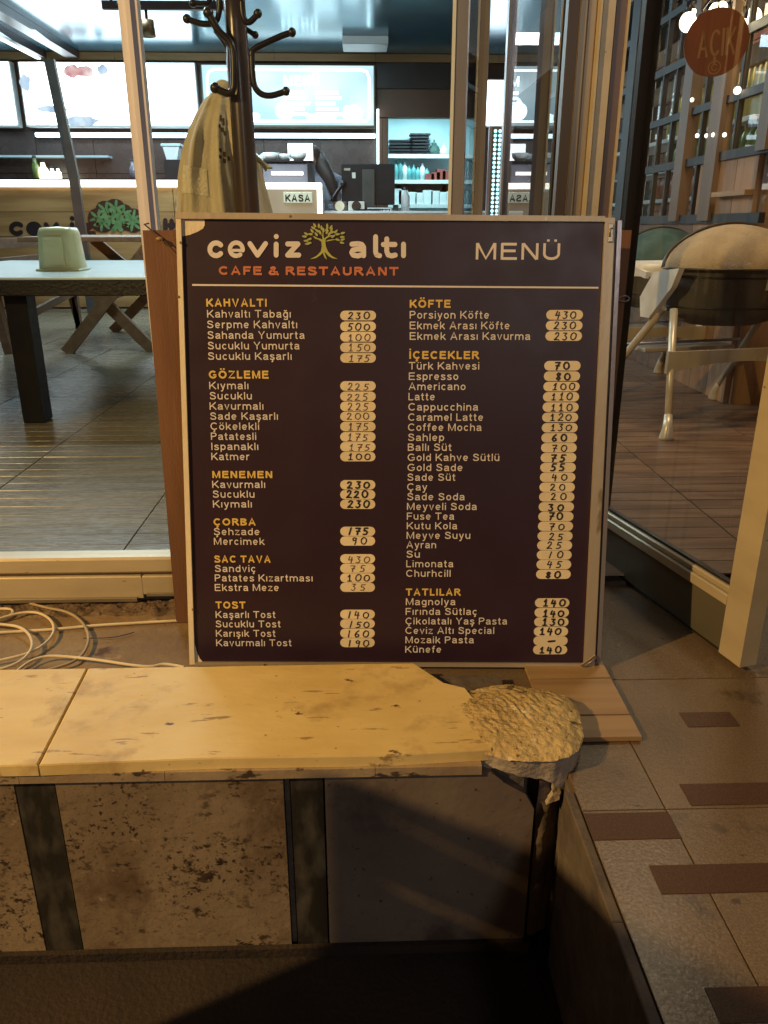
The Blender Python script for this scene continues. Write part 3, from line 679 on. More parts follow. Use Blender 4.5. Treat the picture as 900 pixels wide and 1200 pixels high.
# peeled corners
def peel(pxs, name='peeled_corner'):
    m = MB(); m.poly([SF.p(*S(*p), .0012) for p in pxs]); return m.build(name, M['white_frame'], poster)
peel([(213, 257), (213.8, 277), (222, 275.5), (231, 272), (238, 268), (240, 264), (240, 257)][::-1])
peel([(228, 752), (229, 777), (239, 777), (234, 771), (231, 764)][::-1])
def line(name, p0, p1, th, mt, w=.0018):
    a, b = Vector(S(*p0)), Vector(S(*p1)); m = MB(); q = Vector((0, th/2))
    m.poly([SF.p(*(a-q), w), SF.p(*(b-q), w), SF.p(*(b+q), w), SF.p(*(a+q), w)]); return m.build(name, mt, poster)
line('title_rule', (225.5, 334), (701, 337.3), .0036, M['white_ink'])
def Tpx(name, body, x0, x1, yb, cap, mt, bold=0.012, slope=0.0):
    a = S(x0, yb); b = S(x1, yb+slope*(x1-x0)); c = S(x0, yb-cap)
    return text(name, body, SF, a[0], b[0], a[1], c[1]-a[1], mt, poster, bold=bold, dv=b[1]-a[1])
HEAD = [('KAHVALTI',242,313,359.3),('GÖZLEME',245,315,443.5),('MENEMEN',249,319.5,560),('ÇORBA',250.5,300,615.5),('SAC TAVA',251.5,317.5,659),('TOST',253,288,712.8),
        ('KÖFTE',480,528,360.6),('İÇECEKLER',479.5,561,420.6),('TATLILAR',475.5,539.5,697.6)]
ITEM = [('Kahvaltı Tabağı',243,341,372.2),('Serpme Kahvaltı',243,348.5,384.6),('Sahanda Yumurta',243.5,357,397),('Sucuklu Yumurta',243.8,351,409.4),('Sucuklu Kaşarlı',244,342,421.6),
 ('Kıymalı',245.5,291.5,456),('Sucuklu',246,295.5,468),('Kavurmalı',246,309,480),('Sade Kaşarlı',246.5,326,491.8),('Çökelekli',247,304,503.6),('Patatesli',247.5,300.5,515.4),('Ispanaklı',248,303,527.2),('Katmer',248,292.5,539),
 ('Kavurmalı',249,311,571.6),('Sucuklu',249.5,298.5,583),('Kıymalı',249.8,295.5,594.5),('Şehzade',250.8,304.5,626.8),('Mercimek',251,310,638.2),('Sandviç',252,300,670),('Patates Kızartması',252,366.5,681),('Ekstra Meze',252,327,692.2),
 ('Kaşarlı Tost',253,323,723.8),('Sucuklu Tost',253,329,734.8),('Karışık Tost',253.3,323,745.8),('Kavurmalı Tost',253.6,341.8,756.8),
 ('Porsiyon Köfte',480,573,373.4),('Ekmek Arası Köfte',480,597,385.8),('Ekmek Arası Kavurma',480,621,398.2),('Türk Kahvesi',479,561.5,433),('Espresso',479,537,445.2),('Americano',478.8,545.5,457),('Latte',478.6,509.5,469),('Cappucchina',478.4,560,481),
 ('Caramel Latte',478.2,566,493),('Coffee Mocha',478,564,504.8),('Sahlep',478,520.5,516.6),('Ballı Süt',477.8,529,528.2),('Gold Kahve Sütlü',477.6,585,540),('Gold Sade',477.4,542,551.8),('Sade Süt',477.2,533.5,563.2),('Çay',477,500.5,574.6),
 ('Sade Soda',477,544.3,586),('Meyveli Soda',476.8,558.5,597.4),('Fuse Tea',476.7,532,608.8),('Kutu Kola',476.6,535.5,620),('Meyve Suyu',476.4,551,631.2),('Ayran',476.2,511,642.2),('Su',476.1,492,653.2),('Limonata',476,531,664.4),('Churhcill',475.8,528,675.6),
 ('Magnolya',475.5,533.5,708.8),('Fırında Sütlaç',475.3,559,720.2),('Çikolatalı Yaş Pasta',475.1,594,731.4),('Ceviz Altı Special',475,579,742.4),('Mozaik Pasta',475,555,753.4),('Künefe',474.8,517,764.4)]
for s_, a, b, y in HEAD: Tpx('section_heading', s_, a, b, y, 9.2 if y < 500 else 8.2, M['yellow_ink'], .022, .002)
for s_, a, b, y in ITEM: Tpx('item_name', s_, a, b, y, 8.9-(y-372)*.0026, M['white_ink'], .006, .001)
Tpx('title_word', 'MENÜ', 557, 656, 304.2, 19.3, M['white_ink'], .004, .004)
Tpx('subtitle', 'CAFE & RESTAURANT', 256.5, 467, 322, 9.8, M['orange_ink'], .016, .005)
# logo: stroked rounded letters
def sp(x, y): return S(200+x/3.214, 240+y/3.214)
def logo_stroke(m, polys, wz, w=.0018):
    strokes(m, SF, [[sp(*q) for q in pl] for pl in polys], wz, w, 12)
SW = (S(205.7, 300)[0]-S(200, 300)[0])
LET = {'c': [arc(172, 168, 23.5, -42, -318, 14, 24)], 'e': [[(226, 172), (272, 172)] + arc(248, 168, 24, 8, -308, 18, 25)],
 'v': [[(299, 147), (328, 190), (358, 147)]], 'i': [[(398, 149), (398, 190)], [(398, 120), (398.5, 120)]], 'z': [[(441, 148), (480, 148), (441, 190), (483, 190)]],
 'a': [[(683, 149), (706, 147), (720, 150), (727, 160), (727, 192)], [(727, 169), (705, 167), (687, 171), (682, 180), (688, 190), (705, 193), (727, 187)]],
 'l': [[(772, 121), (772, 178), (776, 189), (787, 192)]], 't': [[(814, 129), (814, 176), (819, 189), (832, 193), (846, 190)], [(801, 150), (845, 150)]], 'ı': [[(877, 149), (877, 192)]]}
for kx, ch in LET.items():
    m = MB()
    if kx == 'e': logo_stroke(m, ch[0][:2] and [ch[0][:2]], SW*.58); logo_stroke(m, [ch[0][2:]], SW*.88)
    else: logo_stroke(m, ch, SW)
    m.build('logo_letter', M['white_ink'], poster)
def tp(x, y): return S(340+x/11.25, 260+y/11.25)
m = MB()
for pl in [[(405,392),(418,330),(414,268),(428,238),(424,190),(440,188),(452,222),(470,232),(466,270),(474,330),(500,392),(465,408),(452,400),(430,412)],
           [(405,392),(430,412),(400,442),(340,480),(262,494),(350,450)], [(465,408),(500,392),(552,452),(628,492),(560,482),(505,452)], [(432,412),(452,402),(470,450),(486,500),(454,468)],
           [(414,268),(385,240),(330,222),(296,184),(322,194),(360,216),(410,228),(428,238)], [(452,222),(490,190),(540,178),(590,182),(530,196),(492,214),(470,232)], [(466,262),(500,240),(560,232),(620,236),(560,244),(505,256)],
           [(424,190),(398,160),(360,140),(404,156),(436,186)], [(424,190),(428,150),(436,120),(440,150),(440,188)]]:
    WOFF[0] = (WOFF[0]+1) % 12
    m.poly([SF.p(*tp(*q), .0018+WOFF[0]*.00005) for q in pl][::-1])
m.build('tree_trunk_print', M['trunk_ink'], poster)
m = MB(); LV = [(325,48),(380,55),(305,82),(415,80),(290,122),(355,118),(440,112),(212,160),(268,165),(190,195),(345,165),(255,230),(210,252),(252,280),(490,55),(540,72),(485,100),(548,105),(490,135),(560,140),(605,130),(695,150),(628,165),(570,192),(690,202),(628,238),(695,235),(685,278),(228,292),(520,160),(395,140)]
for i, (x, y) in enumerate(LV):
    a = atan2(y-230, (x-440)*1.0)+.35*sin(i*2.1); L_, w2 = 33, 15; pts = []
    for k in range(8):
        t = 2*pi*k/8; p, q = L_*cos(t), w2*sin(t)*(1-.25*cos(t)); pts.append((x+p*cos(a)-q*sin(a), y+p*sin(a)+q*cos(a)))
    WOFF[0] = (WOFF[0]+1) % 12
    m.poly([SF.p(*tp(*q), .0025+WOFF[0]*.00005) for q in pts][::-1])
m.build('tree_leaves_print', M['leaf_ink'], poster)
# price stickers with handwriting
DG = {'0': [arc(.5, .5, .42, 100, 470, 14, .48)], '1': [[(.25, .68), (.55, 1), (.5, 0)], [(.2, 0), (.85, .02)]], 'I': [[(.6, 1), (.4, 0)]],
 '2': [[(.12, .78), (.35, 1), (.72, .92), (.74, .66), (.45, .32), (.1, .02), (.55, .06), (.95, 0)]], '3': [[(.15, .95), (.75, .95), (.42, .58), (.78, .42), (.72, .12), (.38, -.02), (.1, .1)]],
 '4': [[(.3, 1), (.1, .42), (.85, .45)], [(.68, .85), (.6, -.08)]], '5': [[(.9, .98), (.3, .96), (.22, .55), (.62, .58), (.82, .3), (.6, .04), (.1, .02)]],
 '6': [[(.75, 1), (.3, .7), (.12, .3), (.35, 0), (.75, .1), (.78, .38), (.45, .5), (.18, .34)]], '7': [[(.08, .95), (.9, .97), (.5, .45), (.4, -.02)], [(.25, .5), (.85, .5)]],
 '8': [[(.78, .88), (.45, 1), (.2, .8), (.45, .55), (.8, .28), (.55, .0), (.18, .18), (.45, .52), (.78, .78), (.72, .94)]], '9': [[(.8, .8), (.5, 1), (.2, .8), (.3, .52), (.75, .6), (.82, .9), (.78, .4), (.62, -.05)]], '-': [[(.0, .42), (.4, .5), (1.2, .55)], [(.1, .40), (1.1, .50)]]}
PL = [(369.8,'230',1),(382.5,'500',1),(394.7,'100',0),(407.2,'150',0),(419.4,'175',0),(452.3,'225',0),(464.4,'225',0),(476.2,'225',0),(488,'200',0),(499.8,'175',0),(511.8,'175',0),(523.4,'175',0),(535,'100',1),
      (568,'230',2),(579.5,'220',2),(590.8,'230',2),(622.5,'I75',2),(633.8,'90',1),(654.6,'430',0),(665.8,'75',0),(677,'100',1),(688,'35',0),(719.6,'I40',1),(730.6,'I50',1),(741.8,'I60',1),(752.8,'I90',1)]
PR = [(369,'430',1),(381.5,'230',1),(393.8,'230',1),(428.6,'70',2),(440.8,'80',2),(453,'100',1),(465,'110',1),(477,'110',1),(489,'120',1),(501.2,'130',1),(513,'60',2),(524.6,'70',1),(536.2,'75',2),(547.8,'55',2),(559.2,'40',1),(570.8,'20',1),
      (582.2,'20',1),(593.8,'30',2),(605.2,'70',2),(616.5,'70',1),(628,'25',1),(639,'25',1),(650.2,'I0',1),(661.4,'45',1),(672.8,'80',2),(706.2,'140',2),(717.6,'140',2),(728.6,'130',2),(739.8,'140',2),(750.6,'-',2),(761.2,'140',2)]
hr = random.Random(11)
def sticker(xa, xb, yc, hh, txt, bold):
    a = S(xa, yc); b = S(xb, yc); t = S(xa, yc-hh/2)[1]-a[1]; r = t
    pts = [(a[0]+r+r*cos(q), a[1]+r*sin(q)) for q in [pi/2+pi*k/8 for k in range(9)]]+[(b[0]-r+r*cos(q), b[1]+r*sin(q)) for q in [-pi/2+pi*k/8 for k in range(9)]]
    m = MB(); top = [SF.p(u, v, .0016) for u, v in pts]; lo = [SF.p(u, v, .0009) for u, v in pts]; m.poly(top)
    for i in range(len(pts)): j = (i+1) % len(pts); m.poly([lo[i], lo[j], top[j], top[i]])
    st = m.build('price_sticker', M['sticker'], poster)
    n = len(txt); cw = r*1.15; gap = r*(.52 if n == 3 else .75); tot = n*cw+(n-1)*gap
    u = (a[0]+b[0])/2-tot/2+hr.uniform(-.25, .25)*r; v0 = a[1]-r*.72+hr.uniform(-.12, .12)*r; ch = r*1.42
    m = MB()
    for c in txt:
        sl = hr.uniform(0, .18); k = hr.uniform(.88, 1.08); sw = cw*(1.15 if c == '0' else 1)
        strokes(m, SF, [[(u+x*sw+sl*y*ch, v0+y*ch*k) for x, y in pl] for pl in DG[c]], r*(.17, .23, .34)[bold], .0021, 6)
        u += sw+gap*hr.uniform(.8, 1.15)
    ORG.setdefault(st.name, ORG[poster.name])
    me = m
    o = m.build('handwritten_price', M['pen'] if bold == 0 else M['marker'], poster)
    return st
for y, t, b in PL: sticker(398.7, 440.7-(y-369)*.004, y, 11.4-(y-369)*.0022, t, b)
for y, t, b in PR: sticker(640-(y-369)*.0393, 683-(y-369)*.0470, y, 11.4-(y-369)*.0022, t, b)
# latch and screws
u, v = S(714, 274)
m = MB(); m.box(u-.005, u+.005, v-.018, v+.018, .009, .0125, xf=SF.p, bev=.001); lt = m.build('latch_plate', M['screw'], sign)
m = MB(); m.tube([SF.p(u-.002, v-.008, .014), SF.p(u-.002, v+.008, .014), SF.p(u+.003, v+.009, .014)], .0018, 6); m.build('latch_hook', M['alu'], sign)
u, v = S(689, 773)
m = MB(); m.box(-.020, .020, -.006, .006, .0095, .013, xf=lambda x, y, z: SF.p(u+x*.8-y*.6, v+x*.6+y*.8, z), bev=.001); m.build('corner_bracket', M['screw'], sign)
m = MB(); m.tube([SF.p(u-.010, v-.010, .014), SF.p(u+.004, v+.001, .015), SF.p(u+.014, v+.009, .014)], .0024, 8); m.build('bracket_pin', M['alu'], sign)
for p in [(210, 348), (227, 713), (341, 254.5), (639, 257.5), (311, 777.5), (213, 285)]:
    m = MB(); q = S(*p); m.poly([SF.p(q[0]+.0028*cos(2*pi*k/8), q[1]+.0028*sin(2*pi*k/8), .0086) for k in range(8)]); m.build('screw', M['screw'], sign)
# brown panel standing behind the menu board
bb = thing('brown_wooden_panel', 'red brown wooden panel standing upright behind the menu board, seen along its left edge', 'panel', (0, 1.80, ZP))
m = MB(); m.hexa([(-.475, 1.80, ZP), (.592, 1.79, ZP), (.592, 1.808, ZP), (-.475, 1.818, ZP)], [(-.462, 1.80, 1.362), (.592, 1.79, 1.362), (.592, 1.808, 1.362), (-.462, 1.818, 1.362)]); m.build('board', M['brown_board'], bb)
m = MB(); a = ay(177, 264, 1.797); b = ay(192, 282, 1.79); c_ = Vector(SF.p(*S(207, 300), .0)); 
m.tube([a+Vector((-.012, .03, .004)), a+Vector((-.014, 0, .002)), b, c_+Vector((-.002, .03, .0))], .0017, 6); m.build('tie_cord', M['wire'], bb)
m = MB(); m.ball(ay(187, 280, 1.788), .006, 8, 6, (1.3, 1, .8)); m.build('cord_knot', M['laminate'], bb)
m = MB(); a = ay(731, 350, 1.785); m.tube([a+Vector((.012*cos(t), -.003, .006*sin(t))) for t in [pi*k/8 for k in range(-8, 9)]], .0013, 6, False); m.build('hanging_ring', M['alu'], bb)
# laminate sheet on the ground
lam = thing('laminate_sheet', 'flat piece of oak laminate flooring lying under the right foot of the menu board', 'flooring board', (.3, 1.4, ZP+.003))
p0, p1 = az(752, 863, ZP+.012), az(708, 780, ZP+.012)
for i, (t0, t1) in enumerate([(0, .19), (.2, .55), (.56, 1.0)]):
    y0 = p0.y+(1.66-p0.y)*t0; y1 = p0.y+(1.66-p0.y)*t1-.0015
    xr = lambda y: p0.x+(p1.x-p0.x)*(y-p0.y)/(p1.y-p0.y)
    zt = ZP+.012; m = MB(); yy0 = max(y0, 1.0)
    m.hexa([(.368 if y0 < 1.5 else -.1, yy0, ZP+.002), (xr(y0), yy0, ZP+.002), (xr(y1), y1, ZP+.002), (.368 if y0 < 1.5 else -.1, y1, ZP+.002)],
           [(.368 if y0 < 1.5 else -.1, yy0, zt), (xr(y0), yy0, zt), (xr(y1), y1, zt), (.368 if y0 < 1.5 else -.1, y1, zt)]); m.build('plank', M['laminate'], lam)

# ------------------------------------------------------------------ cables
def cable(pxs, r, mt, label, z=ZP+.004, lift=None, name='cable'):
    P = [az(x, y, z+(lift[i] if lift else 0)) for i, (x, y) in enumerate(pxs)]
    cu = bpy.data.curves.new('c', 'CURVE'); cu.dimensions = '3D'; s = cu.splines.new('NURBS'); s.points.add(len(P)-1)
    for q, pt in zip(s.points, P): q.co = (*pt, 1)
    s.use_endpoint_u = True; s.order_u = 3; cu.bevel_depth = r; cu.bevel_resolution = 3; cu.resolution_u = 6
    o = bpy.data.objects.new('tmp', cu); COL.objects.link(o); dg = bpy.context.evaluated_depsgraph_get(); me = bpy.data.meshes.new_from_object(o.evaluated_get(dg))
    bpy.data.objects.remove(o); me.name = name; me.materials.clear(); me.materials.append(mt)
    for p_ in me.polygons: p_.use_smooth = True
    c = P[0].copy()
    for v_ in me.vertices: v_.co -= c
    q = bpy.data.objects.new(name, me); COL.objects.link(q); q.location = c; ORG[q.name] = c
    return tag(q, label, 'cable', 'loose cables beside the threshold')
cable([(-60,745),(0,741),(60,738),(110,733),(160,730),(214,727)], .0036, M['cable'], 'straight cream cable running right to the brown panel')
cable([(-40,716),(-5,714),(10,713),(17,717),(10,723),(-5,727),(-40,733)], .0040, M['cable'], 'short thick cream cable bend at the left edge')
cable([(-60,742),(-20,731),(5,723),(28,717),(48,718),(62,728),(64,741),(54,754),(34,766),(5,773),(-30,779),(-60,783)], .0034, M['cable'], 'large cream cable loop, the widest in the heap', ZP+.010)
cable([(-50,726),(-15,730),(5,732),(22,734),(34,742),(39,755),(33,768),(18,779),(-5,786),(-30,789)], .0036, M['cable'], 'smaller cream cable loop lying in front', ZP+.016)
cable([(20,702),(50,712),(78,716),(96,727),(105,745),(101,762),(90,774),(72,781),(50,787)], .0036, M['cable_grey'], 'dusty grey cable arc behind the cream loops', ZP+.007)
cable([(14,792),(22,784),(38,773),(58,768),(85,770),(120,774),(150,779),(178,782),(190,778),(202,779),(216,782)], .0034, M['cable'], 'cream cable lying along the back edge of the marble top', ZP+.012)
cable([(98,748),(120,748),(140,746),(157,741)], .0012, M['wire'], 'thin dark wire stub on the dusty floor', name='wire')

# ------------------------------------------------------------------ threshold and left glazing
YG = 1.95
gl = thing('left_window_front', 'fixed glass front with champagne aluminium bottom rail and pale upright post', 'window', (-1, YG, ZF))
zt_ = ay(60, 655, YG-.03).z; zm_ = ay(60, 676, YG-.035).z
Box('bottom_rail', M['gold_alu'], gl, -3, .23, YG-.03, YG+.03, zm_+.004, zt_, bev=.006)
Box('rail_shadow_gap', M['brown_alu'], gl, -3, .23, YG-.024, YG+.026, zm_-.001, zm_+.004)
Box('threshold', M['gold_alu'], gl, -3, -.585, YG-.036, YG+.03, ZP+.013, zm_-.0015, bev=.003)
Box('threshold', M['gold_alu'], gl, -.584, .23, YG-.036, YG+.03, ZP+.024, zm_-.0015, bev=.003)
Box('threshold_lip', M['khaki_alu'], gl, -3, -.60, YG-.046, YG-.037, ZP+.009, ZP+.020, bev=.001)
Box('threshold_lip', M['khaki_alu'], gl, -.575, .23, YG-.042, YG-.037, ZP+.022, ZP+.032, bev=.001)
Box('pane', M['glass'], gl, -3, ay(156, 132, YG).x, YG-.004, YG+.004, zt_+.001, 3.4)
Box('pane', M['glass'], gl, ay(173, 132, YG).x, .24, YG-.004, YG+.004, zt_+.001, 3.4)
xl, xr_ = ay(154, 132, YG).x, ay(175, 132, YG).x
Box('post', M['white_post'], gl, xl, xr_, YG-.022, YG+.008, zt_+.001, 3.4, bev=.004)
Box('post_bead', M['white_post'], gl, xl+.016, xl+.026, YG-.029, YG-.0225, zt_+.001, 3.4, bev=.002)

# ------------------------------------------------------------------ glass doors and jamb
ZH = 3.4
def yx(px, Y): return ay(px, 130, Y).x
def leaf(name, label, hx, hy, ex, ey, stile_w, th, mts, z0=ZF+.01, group=None, rail=(.10, .06), kick=None, highlight=0):
    """glass leaf from hinge (hx, hy) to free end (ex, ey)"""
    t = thing(name, label, 'door', (hx, hy, z0), group)
    d = Vector((ex-hx, ey-hy, 0)); L = d.length; d.normalize(); n = Vector((-d.y, d.x, 0))
    P = lambda a, b, z: Vector((hx, hy, 0))+d*a+n*b+Vector((0, 0, z))
    def bx(nm, mt, a0, a1, b0, b1, za, zb, bev=.003):
        m = MB(); m.box(a0, a1, b0, b1, za, zb, xf=P, bev=bev); return m.build(nm, mt, t)
    bx('stile', mts[0], 0, stile_w[0], -th/2, th/2, z0, ZH-.02); bx('stile', mts[1], L-stile_w[1], L, -th/2, th/2, z0, ZH-.02)
    a0, a1 = stile_w[0]+.001, L-stile_w[1]-.001
    if kick:
        bx('kick_panel', M['kick'], a0, a1, -th*.30, th*.30, z0+.006, kick, 0)
        bx('bottom_rail', mts[2], a0, a1, -th/2, th/2, kick+.001, kick+rail[0])
        bx('rail_bead', mts[3], a0, a1, -th*.36, th*.36, kick+rail[0]+.0005, kick+rail[0]+.016)
        bx('bottom_seal', M['black'], a0, a1, -th*.2, th*.2, z0-.004, z0+.005, 0)
        zb = kick+rail[0]+.017
        for a_, z_ in ((L-.10, z0+.03), (L-.035, z0+.06), (L-.035, z0+.55), (L-.035, z0+1.1)):
            m = MB(); m.tube([P(a_, th/2+.0005, z_), P(a_, th/2+.004, z_)], .005, 10); m.build('bolt', M['screw'], t)
    else:
        bx('bottom_rail', mts[2], a0, a1, -th/2, th/2, z0, z0+rail[0]); zb = z0+rail[0]+.001
    if highlight:  # white strips painting bright highlights along the stile edges
        bx('edge_highlight', M['white'], L, L+.003, min(highlight*th/2, highlight*(th/2-.008)), max(highlight*th/2, highlight*(th/2-.008)), z0+.01, ZH-.03, 0)
        bx('edge_highlight', M['white'], stile_w[0]+.0005, stile_w[0]+.004, min(highlight*th/2, highlight*(th/2-.007)), max(highlight*th/2, highlight*(th/2-.007)), zb, ZH-.1, 0)
        bx('edge_highlight', M['white'], L-stile_w[1]-.004, L-stile_w[1]-.0005, min(highlight*th/2, highlight*(th/2-.007)), max(highlight*th/2, highlight*(th/2-.007)), zb, ZH-.1, 0)
    bx('gasket', M['black'], a0, a1, -.0075, .0075, zb, zb+.006, 0)
    bx('top_rail', mts[2], a0, a1, -th/2, th/2, ZH-.09, ZH-.021)
    bx('pane', M['door_glass'] if kick else M['glass'], a0-.004, a1+.004, -.004, .004, zb, ZH-.091, 0)
    return t
leaf('folded_glass_door', 'inner glass door leaf with slim steel stiles, nearest the coat stand', .412, 2.90, yx(534, 2.08)+.003, 2.06, (.040, .040), .036, (M['alu'], M['alu'], M['alu'], M['alu']), group='glass door leaves folded into the cafe', highlight=-1)
leaf('folded_glass_door', 'mirror-like glass door leaf beside the brown jamb, with a black cord hanging before it', yx(664, 2.10), 2.10, yx(595, 2.98), 2.98, (.040, .034), .034, (M['brown_alu'], M['alu'], M['alu'], M['alu']), group='glass door leaves folded into the cafe', highlight=1)
jamb = thing('door_jamb', 'layered champagne and brown metal door jamb rising behind the right edge of the menu board', 'door frame', (yx(690, 2.05), 2.05, ZP))
for nm, a, b, y0, y1, mt in [('dark_profile', 652.5, 657.5, 2.055, 2.075, 'black'), ('dark_profile', 658, 671, 2.03, 2.10, 'brown_alu'), ('grey_profile', 672, 690.5, 2.02, 2.10, 'khaki_alu'), ('groove_profile', 680, 681.4, 2.016, 2.0198, 'brown_alu'),
        ('seal_strip', 690.8, 694, 2.035, 2.09, 'brown_alu'), ('bright_profile', 694.2, 697, 1.995, 2.09, 'gold_alu'), ('gold_profile', 697.3, 711.5, 2.004, 2.10, 'gold_alu'), ('mauve_profile', 712, 725, 2.012, 2.10, 'purple_alu'), ('bright_edge', 725.4, 728, 2.003, 2.06, 'gold_alu')]:
    if nm == 'dark_profile' and a < 655: continue
    x0, x1 = yx(a, y0), yx(b, y0); Box(nm, M[mt], jamb, x0, x1-.0006, y0, y1, ZP+.001, ZH, bev=.002)
rope = MB(); pts = [Vector((yx(654, 1.99)+.004*sin(z*3), 1.99, z)) for z in [.9+.12*i for i in range(21)]]
rope.tube(pts, [.0042+.0012*(i % 5 == 0) for i in range(21)], 8); tag(rope.build('black_cord', M['black'], None), 'black cord hanging down in front of the folded glass door', 'cord')
hd = thing('door_header', 'dark metal header over the glass front, above the picture', 'header', (0, 2.0, ZH))
Box('header_profile', M['brown_alu'], hd, -3.2, 2.6, 1.93, 2.12, ZH+.001, ZH+.14, bev=.004)
# open leaf on the right
q0, q1 = az(711, 661, ZP+.012), az(857, 768, ZP+.012)
d_ = (q1-q0); e_ = q0+d_*1.10
hx_, hy_ = q0.x-d_.x*.12, q0.y-d_.y*.12
kz = ay(848, 705, q0.y+d_.y*.93).z
leaf('open_glass_door', 'champagne framed glass door standing open on the right with a dull green kick panel', hx_, hy_, e_.x, e_.y, (.018, .072), .044, (M['brown_alu'], M['gold_alu'], M['gold_alu'], M['gold_alu']), z0=ZP+.012, rail=(.028, 0), kick=kz)
# second leaf behind it, just its brown edge at the picture's right side
leaf('second_open_glass_door', 'brown framed door leaf at the right edge, behind the champagne one', 1.20, 2.02, 1.06, 1.62, (.05, .06), .04, (M['purple_alu'], M['purple_alu'], M['purple_alu'], M['khaki_alu']), z0=ZP+.012)

# ------------------------------------------------------------------ counter
YC = 9.66
ct = thing('service_counter', 'long walnut bar counter with a glowing white top edge and a black letter logo', 'counter', (-2.5, YC, ZF))
zt2 = ay(100, 219, YC).z; ztt = ay(100, 211, YC).z
n = 5; hh = (zt2-ZF-.02)/n
for i in range(n):
    for x0, x1 in [(-6.5, -4.2), (-4.197, -2.1), (-2.097, -.42)]:
        Box('front_board', M['bar_wood'], ct, x0+.002, x1-.002, YC, YC+.03, ZF+.02+i*hh+.003, ZF+.02+(i+1)*hh-.003)
Box('counter_body', M['dark_wood'], ct, -6.5, -.42, YC+.031, YC+.60, ZF+.001, zt2-.002)
Box('lit_edge', M['led_warm'], ct, -6.5, -1.06, YC-.035, YC+.02, zt2, ztt)
Box('counter_top', M['white'], ct, -6.5, -1.06, YC+.021, YC+.62, zt2, ztt-.004)
# counter logo
CF = Frame((0, YC-.004, 0), (1, 0, 0), (0, 0, 1))
lg = MB()
def cp(px, py): q = ay(px, py, YC); return (q.x, q.z)
def cz(x, y): return cp(x/4.5, 200+y/4.5)
m = MB()
for pl in [arc(90, 306, 30, -45, -315, 12, 26), [(152, 306), (205, 306)]+arc(180, 306, 30, 0, -300, 12, 26), [(243, 284), (270, 330), (300, 284)], [(381, 284), (381, 330)], [(381, 252), (382, 252)], [(425, 287), (490, 287), (425, 330), (495, 330)],
           [(790, 290), (815, 287), (828, 300), (828, 332)], [(828, 310), (795, 312), (785, 325), (805, 332)], [(872, 262), (872, 330)], [(905, 265), (905, 322), (925, 330)], [(893, 288), (925, 288)], [(955, 285), (955, 330)]]:
    strokes(m, CF, [[cz(*q) for q in pl]], .052, .0, 10)
m.build('logo_letters', M['black'], ct)
m = MB(); rl = random.Random(4); m2 = MB()
cen = [(520, 250), (560, 210), (610, 200), (650, 225), (705, 250), (580, 250), (640, 265), (540, 275), (700, 275), (600, 235)]
for (x, y) in cen:
    c_ = cz(x, y); WOFF[0] = (WOFF[0]+1) % 12
    m2.poly([CF.p(c_[0]+.125*cos(2*pi*k/14)*(1+.06*sin(5*k)), c_[1]+.105*sin(2*pi*k/14), .002+WOFF[0]*.0001) for k in range(14)])
    for j in range(6):
        a = 2*pi*j/6+.3; L_ = .05; cx, cy = c_[0]+.06*cos(a), c_[1]+.052*sin(a); WOFF[0] = (WOFF[0]+1) % 12
        m.poly([CF.p(cx+L_*cos(t)*cos(a)-.017*sin(t)*sin(a), cy+L_*cos(t)*sin(a)+.017*sin(t)*cos(a), .006+WOFF[0]*.0002) for t in [2*pi*k/8 for k in range(8)]])
m2.build('logo_tree_outline', M['black'], ct)
m.build('logo_tree_leaves', mat('green_logo_paint', (.05, .17, .06), .5, var=(.12, .28, .11), scale=20), ct)
m = MB(); strokes(m, CF, [[cz(628, 250), cz(622, 285), cz(600, 312)], [cz(624, 285), cz(640, 312)]], .05, .009, 8); m.build('logo_tree_trunk', bpy.data.materials['green_logo_paint'], ct)

# kasa kiosk
YK = 9.40
a_, b_ = ay(250, 214, YK), ay(377, 214, YK)
kz0 = a_.z
ks = thing('cash_desk', 'cream lit cash desk with bright glowing top and edge, between coat stand and monitor', 'cash desk', (b_.x-.8, YK, ZF))
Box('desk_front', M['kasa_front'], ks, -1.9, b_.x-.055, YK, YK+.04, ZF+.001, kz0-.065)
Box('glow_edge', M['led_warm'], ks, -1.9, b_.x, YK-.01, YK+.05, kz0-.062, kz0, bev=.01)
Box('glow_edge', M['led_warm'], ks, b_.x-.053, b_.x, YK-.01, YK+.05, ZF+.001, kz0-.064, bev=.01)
Box('desk_body', M['white'], ks, -1.9, b_.x, YK+.052, YK+.55, ZF+.001, kz0-.02)
p, q = ay(332, 225, YK-.02), ay(366, 238, YK-.02)
Box('name_plate', M['glint'] if 0 else M['sticker'], ks, p.x, q.x, YK-.022, YK-.003, q.z, p.z, bev=.004)
KF = Frame((0, YK-.024, 0), (1, 0, 0), (0, 0, 1))
a2, b2, c2 = ay(334.5, 236, YK-.02), ay(363.5, 236, YK-.02), ay(335, 228, YK-.02)
text('plate_text', 'KASA', KF, a2.x, b2.x, a2.z, c2.z-a2.z, M['marker'], ks, w=0, bold=.02)
# long low right hand counter part
Box('side_front', M['white'], ks, b_.x+.003, 1.9, YK+.25, YK+.30, ZF+.001, ay(400, 250, YK).z)
Box('side_top', M['white'], ks, b_.x+.003, 1.9, YK+.24, YK+.80, ay(400, 250, YK).z+.001, ay(400, 250, YK).z+.03, bev=.004)
zs = ay(400, 250, YK).z+.031
